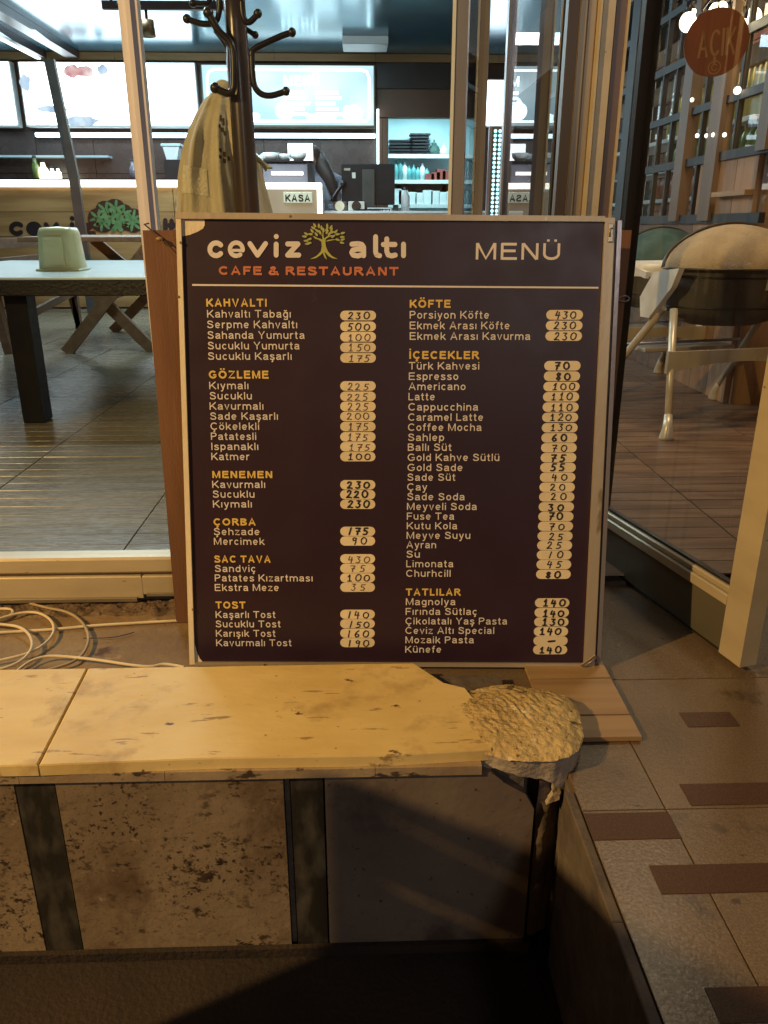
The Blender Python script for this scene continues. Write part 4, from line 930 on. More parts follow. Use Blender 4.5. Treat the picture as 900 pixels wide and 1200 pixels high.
# espresso machine and cups
p, q = ay(308, 191, 9.55), ay(366, 213, 9.55)
em = thing('espresso_machine', 'boxy steel coffee machine with a lit slot, on the cash desk behind the coat stand', 'coffee machine', ((p.x+q.x)/2, 9.55, kz0))
Box('machine_body', M['alu'], em, p.x, q.x, 9.55, 9.90, kz0-.018, p.z, bev=.015)
Box('dark_side', M['black'], em, q.x-.05, q.x+.012, 9.54, 9.91, kz0-.018, p.z+.012, bev=.008)
Box('top_tray', M['black_metal'], em, p.x-.01, q.x+.013, 9.53, 9.92, p.z+.0125, p.z+.026, bev=.003)
z1 = ay(330, 205, 9.54).z
Box('lit_slot', M['led_warm'], em, ay(318, 200, 9.54).x, ay(355, 200, 9.54).x, 9.538, 9.5495, z1, z1+.035)
for i, (px, r) in enumerate([(318, .095), (334, .085), (350, .095), (309, .07)]):
    c_ = ay(px, 190, 9.62+.05*(i % 2)); c_.z = p.z+.027
    cup = thing('coffee_cup', ['white cup with handle at the left end of the machine top', 'white cup standing in the middle on the coffee machine', 'large white cup nearest the person on the coffee machine', 'small white cup half behind the coat stand'][i], 'cup', tuple(c_), 'cups on top of the coffee machine')
    m = MB(); m.lathe(c_, [(0, 0), (r*.5, 0), (r*.85, r*.35), (r, r*.85), (r*.95, r*.85), (r*.8, r*.35), (0, r*.1)], 16); m.build('bowl', M['white'], cup)
    m = MB(); m.tube([c_+Vector((-r*.8-r*.4*sin(t), 0, r*.5+r*.28*cos(t))) for t in [pi*k/6 for k in range(7)]], r*.09, 6); m.build('handle', M['white'], cup)
p, q = ay(337, 168, 10.2), ay(367, 192, 10.2)
scn = thing('display_screen', 'small bright white screen standing behind the coffee cups', 'screen', ((p.x+q.x)/2, 10.2, q.z))
Box('casing', M['black'], scn, p.x-.012, q.x+.012, 10.204, 10.24, q.z-.012, p.z+.012, bev=.004); Box('lit_panel', M['screen'], scn, p.x, q.x, 10.198, 10.203, q.z, p.z)
Box('stand', M['black'], scn, (p.x+q.x)/2-.03, (p.x+q.x)/2+.03, 10.205, 10.235, q.z-.30, q.z-.013)
# POS monitor seen from behind
YM = 9.75
p, q = ay(400, 192, YM), ay(462.5, 240, YM)
mo = thing('cash_monitor', 'black computer monitor seen from behind beside the cash desk', 'monitor', ((p.x+q.x)/2, YM, zs))
Box('back_cover', M['black'], mo, p.x, q.x, YM, YM+.04, q.z, p.z, bev=.01)
cx = (p.x+q.x)/2
Box('stand_column', M['grey_plastic'] if 0 else M['charcoal'], mo, cx-.07, cx+.07, YM-.03, YM-.001, zs+.02, p.z-.06, bev=.006)
Box('stand_foot', M['black'], mo, cx-.14, cx+.14, YM-.10, YM+.10, zs+.001, zs+.019, bev=.005)
Box('sticker', M['paper'], mo, p.x+.12, p.x+.16, YM-.003, YM-.0005, p.z-.15, p.z-.09)
Box('sticker', M['grey_plastic'], mo, p.x+.03, p.x+.10, YM-.003, YM-.0005, p.z-.07, p.z-.045)
# card machine arm
m = MB(); a = ay(388, 236, YM-.1); b = ay(402, 215, YM-.02); m.bar(a, b, .03, .03); 
t_ = thing('scanner_arm', 'dark thin angled arm rising at the left side of the monitor', 'arm', tuple(a)); m.build('rod', M['black_metal'], t_); m = MB(); m.ball(b, .035, 10, 8); m.build('head', M['black'], t_)
# small boxes, tip box, bottle
def pbox(name, label, cat, px0, px1, py0, Y, dep, mt, zb=zs, bev=.006, group=None, circle=None):
    p, q = ay(px0, py0, Y), ay(px1, py0, Y)
    t = thing(name, label, cat, ((p.x+q.x)/2, Y, zb), group)
    Box('shell', M[mt], t, p.x, q.x, Y, Y+dep, zb+.001, p.z, bev=bev)
    if circle:
        m = MB(); c_ = Vector(((p.x+q.x)/2, Y-.003, (p.z+zb)/2)); m.poly([c_+Vector((.055*cos(2*pi*k/16), 0, .055*sin(2*pi*k/16))) for k in range(16)]); m.build('round_emblem', M[circle], t)
    return t
pbox('carton', 'mauve carton with a round emblem on the counter left of the pale one', 'carton', 390, 406, 236, YK+.28, .12, 'purple_alu', circle='sticker')
pbox('carton', 'pale pink carton with a round emblem on the counter below the monitor', 'carton', 408, 427, 236, YK+.28, .12, 'paper', circle='brown_alu')
t = pbox('tip_box', 'black tip box with white outlined lettering on the counter under the monitor', 'tip box', 430, 459, 243, YK+.26, .14, 'black')
TF = Frame((0, YK+.257, 0), (1, 0, 0), (0, 0, 1)); a2, b2, c2 = ay(433.5, 250.5, YK+.26), ay(456, 250.5, YK+.26), ay(433, 245.8, YK+.26)
text('box_text', 'TIP BOX', TF, a2.x, b2.x, a2.z, c2.z-a2.z, M['white'], t, w=0, bold=.01)
p, q = ay(431, 244, YK+.26), ay(458, 252, YK+.26); m = MB()
strokes(m, TF, [[(p.x, q.z), (p.x, p.z), (q.x, p.z), (q.x, q.z)]], .012, .0, 6); m.build('white_outline', M['white'], t)
c_ = ay(475, 250, YK+.5); c_.z = zs
bt = thing('water_bottle', 'clear white bottle with a dark cap on the counter right of the monitor', 'bottle', tuple(c_))
m = MB(); m.lathe(c_, [(0, 0), (.05, 0), (.05, .16), (.025, .21), (.022, .23)], 14); m.build('body', M['white'], bt); m = MB(); m.lathe(c_+Vector((0, 0, .231)), [(.024, 0), (.024, .03), (0, .032)], 12); m.build('cap', M['black'], bt)
pbox('card_terminal', 'low dark card terminal lying right of the white bottle', 'card terminal', 484, 502, 247, YK+.45, .16, 'black')
pbox('till_drawer', 'small dark box beside the tip box', 'box', 461, 467, 240, YK+.4, .12, 'charcoal')

# ------------------------------------------------------------------ person at the counter
pr = thing('person', 'person with long dark hair and grey top bending behind the cash desk', 'person', (-.38, 10.45, ZF))
def skin_obj(name, verts, edges, radii, mt, parent, lv=2):
    org = ORG[parent.name]; me = bpy.data.meshes.new(name); me.from_pydata([tuple(Vector(v)-org) for v in verts], edges, [])
    o = bpy.data.objects.new('tmp_skin', me); COL.objects.link(o); sk = o.modifiers.new('s', 'SKIN'); sk.use_smooth_shade = True
    for i, r in enumerate(radii):
        r = r if isinstance(r, tuple) else (r, r); me.skin_vertices[0].data[i].radius = r
    me.skin_vertices[0].data[0].use_root = True
    sb = o.modifiers.new('u', 'SUBSURF'); sb.levels = lv; sb.render_levels = lv
    dg = bpy.context.evaluated_depsgraph_get(); m2 = bpy.data.meshes.new_from_object(o.evaluated_get(dg)); bpy.data.objects.remove(o)
    m2.name = name; m2.materials.clear(); m2.materials.append(mt)
    for p_ in m2.polygons: p_.use_smooth = True
    q = bpy.data.objects.new(name, m2); COL.objects.link(q); q.parent = parent; ORG[q.name] = org; return q
hd_ = ay(366, 186, 10.35)
HX, HY, HZ = hd_.x, hd_.y, hd_.z
V = [(-.36, 10.5, 1.32), (-.35, 10.5, 1.55), (-.36, 10.46, 1.80), (-.40, 10.42, 1.93), (HX+.06, 10.39, 2.00), (HX, 10.36, HZ-.02), (HX-.01, 10.35, HZ+.07),
     (-.22, 10.45, 1.90), (-.16, 10.40, 1.66), (-.28, 10.18, 1.58), (-.36, 10.06, 1.59), (-.56, 10.42, 1.88), (-.64, 10.30, 1.66), (-.60, 10.10, 1.60),
     (-.28, 10.5, 1.22), (-.28, 10.5, .90), (-.27, 10.53, .50), (-.44, 10.5, 1.22), (-.45, 10.5, .90), (-.46, 10.53, .50), (-.27, 10.42, .47), (-.46, 10.42, .47)]
Eg = [(0,1),(1,2),(2,3),(3,4),(4,5),(5,6),(3,7),(7,8),(8,9),(9,10),(3,11),(11,12),(12,13),(0,14),(14,15),(15,16),(0,17),(17,18),(18,19),(16,20),(19,21)]
R_ = [(.16,.12),(.135,.10),(.16,.11),(.12,.09),.05,.085,.075,.07,.05,.038,.035,.07,.05,.038,.10,.07,.045,.10,.07,.045,.04,.04]
skin_obj('body', V, Eg, R_, M['sweater'], pr)
m = MB(); m.ball((HX-.004, 10.345, HZ+.01), .088, 16, 12, (.86, .98, 1.22)); m.ball((HX-.08, 10.31, HZ), .016, 8, 6, (1, 1, 1.2)); m.ball((HX-.005, 10.262, HZ-.0), .014, 8, 6); m.build('face', M['skin'], pr)
m = MB(); m.ball((HX+.012, 10.37, HZ+.035), .104, 16, 12, (.95, 1, 1.15))
m.tube([(HX+.05, 10.40, HZ+.03), (HX+.12, 10.36, HZ-.09), (HX+.20, 10.33, HZ-.22), (HX+.25, 10.32, HZ-.36), (HX+.27, 10.32, HZ-.48)], [.09, .095, .075, .06, .02], 12); m.build('hair', M['hair'], pr)

# ------------------------------------------------------------------ lit menu boxes on the back wall
def lbox(px0, px1, py0, py1, mt, label, Y=YB-.16, fr='white'):
    p, q = ay(px0, py0, Y), ay(px1, py1, Y)
    t = thing('menu_lightbox', label, 'lit menu board', ((p.x+q.x)/2, Y, q.z), 'lit menu boxes above the back counter')
    Box('casing', M[fr], t, p.x-.02, q.x+.02, Y+.006, Y+.14, q.z-.03, p.z+.015, bev=.008)
    Box('lit_face', M[mt], t, p.x, q.x, Y, Y+.005, q.z, p.z)
    return t, p, q, Frame((0, Y-.002, 0), (1, 0, 0), (0, 0, 1))
rb = random.Random(9)
def blob(m, F, cx, cy, rx, ry, seed, w=.001):
    m.poly([F.p(cx+rx*cos(t)*(1+.35*noise.noise(Vector((cos(t)*1.5+seed, sin(t)*1.5, seed)))), cy+ry*sin(t)*(1+.35*noise.noise(Vector((cos(t)*2+seed, sin(t)*2, 3+seed)))), w) for t in [2*pi*k/28 for k in range(28)]])
t, p, q, F_ = lbox(-70, 20, 72, 146, 'box_light', 'leftmost bright white menu box, cut by the picture edge')
m = MB(); blob(m, F_, q.x-.55, q.z+.06, .30, .10, 2); m.build('dish_print', emis('lit_blue_print', (.40, .55, .78), 1.0, (.7, .85, 1), 6), t)
t, p, q, F_ = lbox(22, 232, 73, 146.5, 'box_light', 'widest bright white menu box with faint food pictures, crossed by the pale post')
m = MB()
for i, (px, py, rx, ry) in enumerate([(98, 75, .14, .06), (84, 82, .10, .08)]): c_ = ay(px, py, YB-.16); blob(m, F_, c_.x, min(c_.z, p.z-.10), rx, ry, i)
m.build('dish_print', M['food_red'], t)
m = MB()
for i, (px, py, rx, ry) in enumerate([(95, 142, .22, .06), (30, 97, .07, .10), (120, 78, .07, .06), (60, 128, .2, .04)]): c_ = ay(px, py, YB-.16); blob(m, F_, c_.x, min(c_.z, p.z-.08), rx, ry, i+5, .002)
m.build('dish_print', bpy.data.materials['lit_blue_print'], t)
t, p, q, F_ = lbox(236, 438, 76, 147, 'box_light_blue', 'pale blue lit menu box with white rounded outline and dish pictures, behind the coat stand', fr='kick')
m = MB(); i_ = .06; L_ = [(p.x+i_, p.z-.16), (p.x+i_+.03, p.z-.08), (p.x+.16, p.z-.05), (q.x-.16, p.z-.05), (q.x-.09, p.z-.07), (q.x-i_, p.z-.14), (q.x-i_, q.z+.10), (q.x-.10, q.z+.05), (p.x+.10, q.z+.05), (p.x+i_, q.z+.10), (p.x+i_, p.z-.16)]
strokes(m, F_, [L_], .028, .0, 8); m.build('white_outline', M['led'], t)
m = MB()
for i, (px, py, rx, ry) in enumerate([(335, 135, .12, .13), (375, 141, .22, .05), (413, 134, .15, .10), (298, 140, .08, .05), (262, 132, .12, .10)]): c_ = ay(px, py, YB-.16); blob(m, F_, c_.x, max(c_.z, q.z+ry+.05), rx, ry, i+11, .003)
m.build('dish_print', M['led'], t)
u0, u1 = p.x+1.08, p.x+1.55
text('box_heading', 'MENÜ', F_, u0, u1, p.z-.24, .12, M['led'], t, w=.003, bold=.02)
for k in range(2):
    m = MB()
    for i in range(6 if k else 5):
        z = p.z-.32-i*.065; x = u0+.0+k*.42; m.box(x, x+.26+.04*((i*7+k) % 3), YB-.166, YB-.163, z-.018, z+.018)
    m.build('price_lines', M['led'], t)
ls = thing('led_strip', 'bright white light strip under the lit menu boxes', 'light strip', (-2, YB-.08, 2.55))
p, q = ay(40, 155, YB-.12), ay(440, 159, YB-.12)
Box('light_line', M['led'], ls, p.x, q.x, YB-.10, YB-.06, p.z-.055, p.z+.0, bev=.008)
Box('channel', M['alu'], ls, p.x, q.x, YB-.058, YB-.001, p.z-.06, p.z+.01)
ls2 = thing('upright_led_strip', 'upright glowing line at the right end of the lit menu boxes', 'light strip', (.3, YB-.08, 2.5))
Box('light_line', M['led'], ls2, ay(441.5, 120, YB-.08).x, ay(444, 120, YB-.08).x, YB-.10, YB-.062, ay(444, 200, YB-.08).z, ay(444, 128, YB-.08).z)

# ------------------------------------------------------------------ storage room through the doorway
st = struct(thing('storage_room', 'x', 'x', (1.0, 14.0, ZF))); del st['label'], st['category']
Box('wall_panel', M['cyan_wall'], st, -.2, 2.6, 14.4, 14.5, ZF, 3.3)
Box('wall_panel', M['cyan_wall'], st, -.3, -.2, YB+.17, 14.5, ZF, 3.3)
Box('wall_panel', M['cyan_wall'], st, 2.5, 2.6, YB+.17, 14.4, ZF, 3.3)
Box('ceiling_panel', M['cyan_wall'], st, -.2, 2.5, YB+.17, 14.4, 3.2, 3.3)
YS = 14.0
def sz(py, Y=YS): return ay(490, py, Y).z
sh = thing('storage_shelves', 'white wall shelves stacked with trays and boxes in the lit storage room', 'shelves', (1.1, YS, ZF))
for py in (181, 211, 239.5):
    Box('shelf', M['white'], sh, .35, 2.2, YS, YS+.38, sz(py)-.04, sz(py), bev=.003)
    Box('shelf_lip', M['white'], sh, .35, 2.2, YS-.012, YS-.001, sz(py)-.055, sz(py)+.003)
for x0 in (.36, 2.16): Box('upright', M['white'], sh, x0, x0+.04, YS+.001, YS+.37, ZF+.001, sz(181)+.2)
zA, zB, zC = sz(181)+.001, sz(211)+.001, sz(239.5)+.001
def X(px, Y=YS+.05): return ay(px, 190, Y).x
for (px, n_, w_, lab) in [(470, 5, .20, 'lower stack'), (492, 7, .17, 'taller stack')]:
    for i in range(n_):
        z = zA+i*.048
        tr = Box('serving_tray', M['black'], None, X(px)-w_+.01*(i % 2), X(px)+w_-.012*(i % 3), YS+.04, YS+.32, z, z+.030, bev=.008, loc=(X(px), YS+.18, z))
        tag(tr, 'black serving tray, %s in the %s on the top storage shelf' % (['bottom', 'second from below', 'third from below', 'fourth from below', 'fifth from below', 'second from above', 'topmost'][i], lab), 'tray', 'black trays stacked on the storage shelf')
for px, r, lab in [(509, .09, 'dark patterned teapot next to the tray stacks'), (520.5, .07, 'small pale teapot near the steel door stile')]:
    c_ = Vector((X(px), YS+.15, zA)); tp_ = thing('teapot', lab, 'teapot', tuple(c_), 'pots on the top storage shelf')
    m = MB(); m.lathe(c_, [(0, 0), (r*.8, 0), (r*1.15, r*.7), (r*.8, r*1.5), (r*.4, r*1.7)], 16); m.build('pot', M['green_fabric' if px < 515 else 'white'], tp_)
    m = MB(); m.lathe(c_+Vector((0, 0, r*1.71)), [(r*.5, 0), (r*.45, r*.3), (r*.1, r*.5), (r*.15, r*.8), (0, r*.9)], 12); m.build('lid', M['green_fabric' if px < 515 else 'white'], tp_)
gcol = ['teal', 'pale teal', 'dark teal', 'cyan', 'green', 'light cyan']
for i in range(9):
    px = 459+i*5.2; h = [.26, .30, .33, .28, .22, .24, .20, .26, .18][i]
    m = MB(); c_ = Vector((X(px), YS+.1, zB)); m.lathe(c_, [(0, 0), (.045, 0), (.045, h*.72), (.018, h*.85), (.018, h), (0, h)], 12)
    tag(m.build('bottle', M['green_box'] if i not in (3, 7) else M['white'], None, loc=c_), 'slim %s bottle on the middle storage shelf' % ('white' if i in (3, 7) else 'teal'), 'bottle', 'bottles on the middle storage shelf, %s' % ('white' if i in (3, 7) else 'teal'))
for i, (px, w_, h) in enumerate([(504, .075, .10), (511, .075, .12), (517.5, .075, .17), (524, .07, .14)]):
    tag(Box('carton', M['red_box'], None, X(px)-w_, X(px)+w_-.004, YS+.05, YS+.28, zB, zB+h, loc=(X(px), YS+.1, zB)), ['low red carton, leftmost of four on the middle storage shelf', 'red carton second from left on the middle storage shelf', 'tallest red carton on the middle storage shelf', 'red carton next to the steel door stile'][i], 'carton', 'red cartons in storage')
for i, px in enumerate([461, 477, 496, 515, 531]):
    tag(Box('storage_crate', M['red_box'] if 0 else M['brown_wall'], None, X(px)-.15, X(px)+.14, YS+.30, YS+.37, sz(226), sz(213), loc=(X(px), YS+.3, sz(226))), 'dark red-brown crate hanging under the middle storage shelf', 'crate', 'brown crates under the middle shelf')
for i, (px, w_, h) in enumerate([(464, .10, .24), (473, .08, .22), (483, .085, .19), (492, .07, .18), (502, .085, .22), (511, .075, .21), (520, .07, .19), (529, .07, .2)]):
    tag(Box('white_carton', M['white'], None, X(px)-w_+.004, X(px)+w_-.006, YS+.03, YS+.25, zC, zC+h, bev=.004, loc=(X(px), YS+.1, zC)), 'small white carton on the lowest visible storage shelf', 'carton', 'white cartons on the lowest storage shelf')

# ------------------------------------------------------------------ back counter, clutter under the lit boxes
bc = thing('back_counter', 'dark back counter running below the lit menu boxes', 'counter', (-3, 11.5, ZF))
zb_ = ay(60, 209, 11.4).z
Box('counter_body', M['black'], bc, -6.9, -1.2, 11.45, 11.97, ZF+.001, zb_-.03)
Box('counter_top', M['black_metal'], bc, -6.9, -1.2, 11.40, 11.98, zb_-.029, zb_)
wsf = thing('wall_shelf', 'thin pale wall shelf above the back counter at the left', 'shelf', (-4.5, 11.8, 2.2))
zq = ay(60, 183, 11.75).z
Box('board', M['cyan_wall'], wsf, -6.5, ay(126, 183, 11.75).x, 11.75, 11.97, zq-.015, zq+.012)
for i, (px, h, r, mt, lab) in enumerate([(42, .26, .05, 'bottle', 'green bottle, leftmost of the back counter group'), (51, .20, .06, 'glint', 'squat jar with its glint put in as glow, on the back counter'), (61, .13, .045, 'glint', 'small jar with its glint put in as glow, beside the squat one'), (68, .13, .04, 'glint', 'right one of the small jars with glints put in as glow'),  # three small jars glow to imitate glints
        (156, .22, .05, 'alu', 'steel shaker on the back counter beside the pale post'), (163, .30, .05, 'black', 'tall black bottle right of the steel shaker'), (200, .24, .06, 'black', 'black pot partly behind the coat'), (206, .18, .05, 'alu', 'small metal can touching the coat')]):
    c_ = ay(px, 200, 11.6); c_.z = zb_+.001; t = thing('bottle' if 'bottle' in lab else 'jar', lab, 'bottle' if 'bottle' in lab else 'jar', tuple(c_), 'small things on the back counter')
    m = MB(); m.lathe(c_, [(0, 0), (r, 0), (r, h*.6), (r*.5, h*.8), (r*.45, h), (0, h)], 12); m.build('body', M[mt], t)
    m = MB(); m.lathe(c_+Vector((0, 0, h+.001)), [(r*.5, 0), (r*.5, .03), (0, .032)], 10); m.build('cap', M['black'], t)
p, q = ay(190, 168, 11.5), ay(211, 187, 11.5)
wb = thing('white_container', 'white plastic container with pale lid beside the hanging coat', 'container', ((p.x+q.x)/2, 11.5, q.z))
m = MB(); m.hexa([(p.x+.04, 11.5, q.z), (q.x-.04, 11.5, q.z), (q.x-.04, 11.7, q.z), (p.x+.04, 11.7, q.z)], [(p.x, 11.5, p.z-.04), (q.x, 11.5, p.z-.04), (q.x, 11.7, p.z-.04), (p.x, 11.7, p.z-.04)]); m.build('tub', M['white'], wb)
Box('lid', M['cyan_wall'], wb, p.x-.02, q.x+.02, 11.49, 11.71, p.z-.038, p.z, bev=.008)
Box('stand', M['black'], wb, p.x, q.x, 11.5, 11.7, zb_+.001, q.z-.002)
m = MB(); a = ay(58, 70, 9.2); b = ay(87, 208, 9.2); m.bar(a, b, .10, .06, (0, 1, 0))
lp = thing('leaning_post', 'dark slanting post rising from the counter to the ceiling beams', 'post', tuple(b)); m.build('post', M['charcoal'], lp)
m = MB(); m.bar(b+Vector((0, 0, 0)), Vector((b.x+.02, b.y, ZF)), .10, .06, (0, 1, 0)); m.build('post_foot', M['charcoal'], lp)
# ceiling fittings
p = az(402, 51, ZC); q = az(455, 42, ZC)
cu_ = thing('ceiling_unit', 'white slim air unit on the dark glossy ceiling', 'air unit', ((p.x+q.x)/2, p.y, ZC))
Box('unit_body', M['white'], cu_, p.x, q.x, p.y, min(q.y, p.y+.7), ZC-.09, ZC-.002, bev=.01)
Box('louvre', M['cyan_wall'], cu_, p.x+.04, q.x-.04, p.y-.004, p.y-.0005, ZC-.07, ZC-.05)
tl = thing('track_spotlight', 'small dark cylinder spotlight hanging from a ceiling rail beside the pale post', 'spotlight', tuple(ay(172, 6, 5.0)))
a, b = ay(120, 6, 5.0), ay(262, 5, 5.0)
Box('track_rail', M['black_metal'], tl, a.x, b.x, 4.985, 5.015, a.z-.02, a.z+.02)
for x in (a.x+.05, b.x-.05): Box('rail_hanger', M['black_metal'], tl, x-.006, x+.006, 4.995, 5.005, a.z+.021, ZC-.002)
p = ay(172, 24, 5.0); q = ay(173, 43, 5.0)
m = MB(); m.tube([(p.x, 5, a.z-.021), (p.x, 5, p.z)], .008, 8); m.build('stem', M['black_metal'], tl)
m = MB(); m.tube([(p.x, 5, p.z), (p.x+.005, 5, q.z)], .037, 16); m.build('spot_head', mat('bronze_metal', (.16, .11, .06), .4, .5, var=(.12, .08, .045)), tl)
m = MB(); m.ball((ay(141, 5, 5.0).x, 5, a.z), .025, 10, 8); m.build('rail_joint', M['black'], tl)

# ------------------------------------------------------------------ coat stand and coat
YT = 3.2
cs = thing('coat_stand', 'dark lacquered coat stand with curved ball-ended hooks behind the menu board', 'coat stand', (ay(290, 250, YT).x, YT, ZF))
def tc_(py): return ay(274.5+py*.066, py, YT)
a, b = tc_(-60), tc_(250)
zt3 = a.z; prof = []
m = MB(); cxt = (a.x+b.x)/2; b2 = Vector((b.x+.03, YT, ZF+.10))
cs_pts = [Vector((b.x+.012, YT, ZF+.06)), Vector((b.x+.006, YT, 1.0)), b, tc_(180), tc_(120), tc_(75), tc_(62), tc_(30), a]
m.tube(cs_pts, [.052, .047, .043, .042, .041, .043, .040, .038, .036], 8); m.build('trunk', M['coat_trunk'], cs)
m = MB(); m.lathe((b.x+.012, YT, ZF), [(0, 0), (.20, 0), (.20, .03), (.10, .05), (.06, .07), (0, .07)], 24); m.build('base', M['coat_trunk'], cs)
for pxs, dy, r in [([(283, 0), (284, 14), (287, 24), (292, 26), (297, 22), (302, 16)], -.05, .0105), ([(294, 66), (297, 58), (312, 50), (330, 42), (342, 38)], -.06, .0105), ([(295, 58), (295.5, 80), (298, 100), (306, 110), (318, 112), (335, 107)], -.06, .0105),
        ([(244, 15), (256, 36), (268, 48), (273, 60), (274, 90), (273, 104), (268, 109), (260, 107), (252, 103)], -.07, .0125), ([(219, 22), (232, 27), (246, 28), (254, 23), (257, 10), (257, -5)], -.03, .0105), ([(252, 35), (262, 48), (268, 60), (272, 72)], .02, .009), ([(288, 34), (294, 38), (299, 41)], .05, .009), ([(250, -12), (244, 3), (238, 4), (226, 4)], .03, .009)]:
    P_ = [ay(x, y, YT+dy) for x, y in pxs]; P2 = []
    for i in range(len(P_)-1):
        for k in range(4):
            t = k/4; q0_ = P_[max(i-1, 0)]; q1_, q2_ = P_[i], P_[i+1]; q3_ = P_[min(i+2, len(P_)-1)]
            P2.append(.5*((2*q1_)+(q2_-q0_)*t+(2*q0_-5*q1_+4*q2_-q3_)*t*t+(3*q1_-q0_-3*q2_+q3_)*t**3))
    P2.append(P_[-1]); hk = MB(); hk.tube(P2, r, 8); h_ = hk.build('hook', M['black_metal'], cs)
    for e in ([P_[0], P_[-1]] if pxs[0][0] in (244,) else [P_[0] if pxs[0][0] in (219,) else P_[-1]]):
        bl = MB(); bl.ball(e, r*1.45, 12, 8); bl.build('hook_ball', M['black'], h_)
ct_ = thing('beige_coat', 'beige fleece coat with a dark printed strip, hanging on the coat stand', 'coat', tuple(ay(262, 105, YT+.1)))
LFT = [(103, 256, 270), (108, 247, 276), (116, 239, 281), (130, 231, 285), (150, 222, 291), (175, 214, 300), (205, 209, 308), (250, 206, 320), (330, 205, 330), (420, 207, 333)]
def edge(py):
    for i in range(len(LFT)-1):
        if LFT[i+1][0] >= py:
            t = (py-LFT[i][0])/(LFT[i+1][0]-LFT[i][0]); return LFT[i][1]*(1-t)+LFT[i+1][1]*t, LFT[i][2]*(1-t)+LFT[i+1][2]*t
    return LFT[-1][1:]
def coatf(u, v, off=0):
    py = 103+(420-103)*v; l, r = edge(py); a = 2*pi*u; Y = YT+.15
    pl, pr_ = ay(l, py, Y), ay(r, py, Y); c_ = (pl+pr_)/2; rx = (pr_.x-pl.x)/2; am = min(1, v*5+.05)
    fold = .24*sin(9*a+2.2*sin(2.4*v+1))*am+.09*sin(17*a+4*v)*am+.25*noise.noise(Vector((cos(a)*2, sin(a)*2, v*3)))*am
    ry = (.035+.075*am)*(1+fold)+off
    cs__ = cos(a)
    return (c_.x+rx*cs__+off*cs__, Y+ry*sin(a)*1.0+.01*am*noise.noise(Vector((a*2, v*9, 1))), c_.z+.012*noise.noise(Vector((a, v*4, 6))))
m = MB(); m.grid(coatf, 120, 46); m.build('coat_body', M['coat'], ct_)
m = MB(); m.grid(lambda u, v: coatf(.60+.115*u, .29+.10*v+.018*u, .0035), 16, 8); m.build('pale_band', M['coat_pale'], ct_)
m = MB(); rp = random.Random(5)
for k, v0 in enumerate([.115, .125, .15, .16, .235, .25, .26]):
    for j in range(2):
        m.grid(lambda u, v: coatf(.778+.012*j+.008*u+.01*sin(k*3), v0+.012*v*(1+j*.3)+.01*j, .004), 3, 3)
m.build('printed_marks', M['coat_print'], ct_)
m = MB(); l = [coatf(.25+.5, v) for v in (0, .02)]; m.ball(ay(261, 103, YT+.10), .035, 12, 8, (.9, .8, .8)); m.build('hanging_loop', M['coat'], ct_)
m = MB(); P_ = [ay(299, 183, YT+.12), ay(306, 190, YT+.03), ay(314, 196, YT+.03), ay(319, 197, YT+.04)]; m.tube(P_, [.012, .009, .008, .004], 8); m.tube([P_[1], ay(312, 200, YT+.04)], .005, 6); m.build('sleeve_tie', M['napkin'], ct_)

# ------------------------------------------------------------------ tables on the left
tyf = 3.78; zT = ay(90, 325, tyf).z
bk = az(60, 305, zT).y
tb = thing('rattan_table', 'black rattan table with pale shiny top behind the glass, nearest at the left', 'table', (-1.5, 4.2, ZF))
xL = az(12, 305, zT).x; xR = -.30
Box('table_top', M['table_top'], tb, xL, xR, tyf, bk, zT-.012, zT, bev=.003)
Box('woven_apron', M['rattan'], tb, xL+.004, xR-.004, tyf+.004, tyf+.05, ay(90, 347, tyf).z, zT-.0125, bev=.004)
Box('woven_apron', M['rattan'], tb, xL+.004, xR-.004, bk-.05, bk-.004, ay(90, 347, tyf).z, zT-.0125, bev=.004)
Box('woven_apron', M['rattan'], tb, xL+.004, xL+.05, tyf+.051, bk-.051, ay(90, 347, tyf).z, zT-.0125, bev=.004)
l0, l1 = az(33, 493, ZF), az(58, 493, ZF)
for (x, y) in [(l0.x, 3.87), (-.5, 3.87), (l0.x*(bk-.2)/3.93, bk-.2), (-.5, bk-.2)]:
    Box('leg', M['table_leg'], tb, x, x+.105, y, y+.105, ZF+.001, ay(90, 347, tyf).z+.03, bev=.004)
nb = az(81, 316, zT); n0, n1 = az(58, 318, zT), az(107, 318, zT)
nd = thing('napkin_holder', 'cream plastic napkin holder with rounded top on the pale table', 'napkin holder', (nb.x, nb.y, zT))
h_ = ay(80, 267, n0.y).z-zT; w_ = (n1.x-n0.x)/2; yn = n0.y
def holder(sc, dy, z0, z1, nm, mt, rr2=.25):
    m = MB()
    def f(u, v):
        a = 2*pi*u; zz = z0+(z1-z0)*min(1, v*1.25) if v < .8 else z1
        k = (1.0-.16*((min(v, .8)/.8)))*(1 if v < .72 else (1-.10*((v-.72)/.08) if v < .8 else .90*(1-(v-.8)/.2)))
        px_ = 5
        sx = abs(cos(a))**(2/px_)*(1 if cos(a) > 0 else -1); sy = abs(sin(a))**(2/px_)*(1 if sin(a) > 0 else -1)
        return (nb.x+w_*sc*k*sx, yn+.09+dy+.09*sc*k*sy, zz if v < .8 else z1+.006*(v-.8)/.2)
    m.grid(f, 40, 20); return m.build(nm, mt, nd)
holder(1, 0, zT+.001, zT+h_, 'shell', M['napkin'])
m = MB(); kk = .012
F2 = [(-.58, .14), (.42, .14), (.36, .80), (-.50, .80)]
m.hexa([(nb.x+w_*x, yn-.004+.0+h_*z*.05, zT+h_*z) for x, z in F2], [(nb.x+w_*x*.97, yn-.010+h_*z*.05, zT+h_*z) for x, z in F2]); m.build('front_panel', M['napkin'], nd)
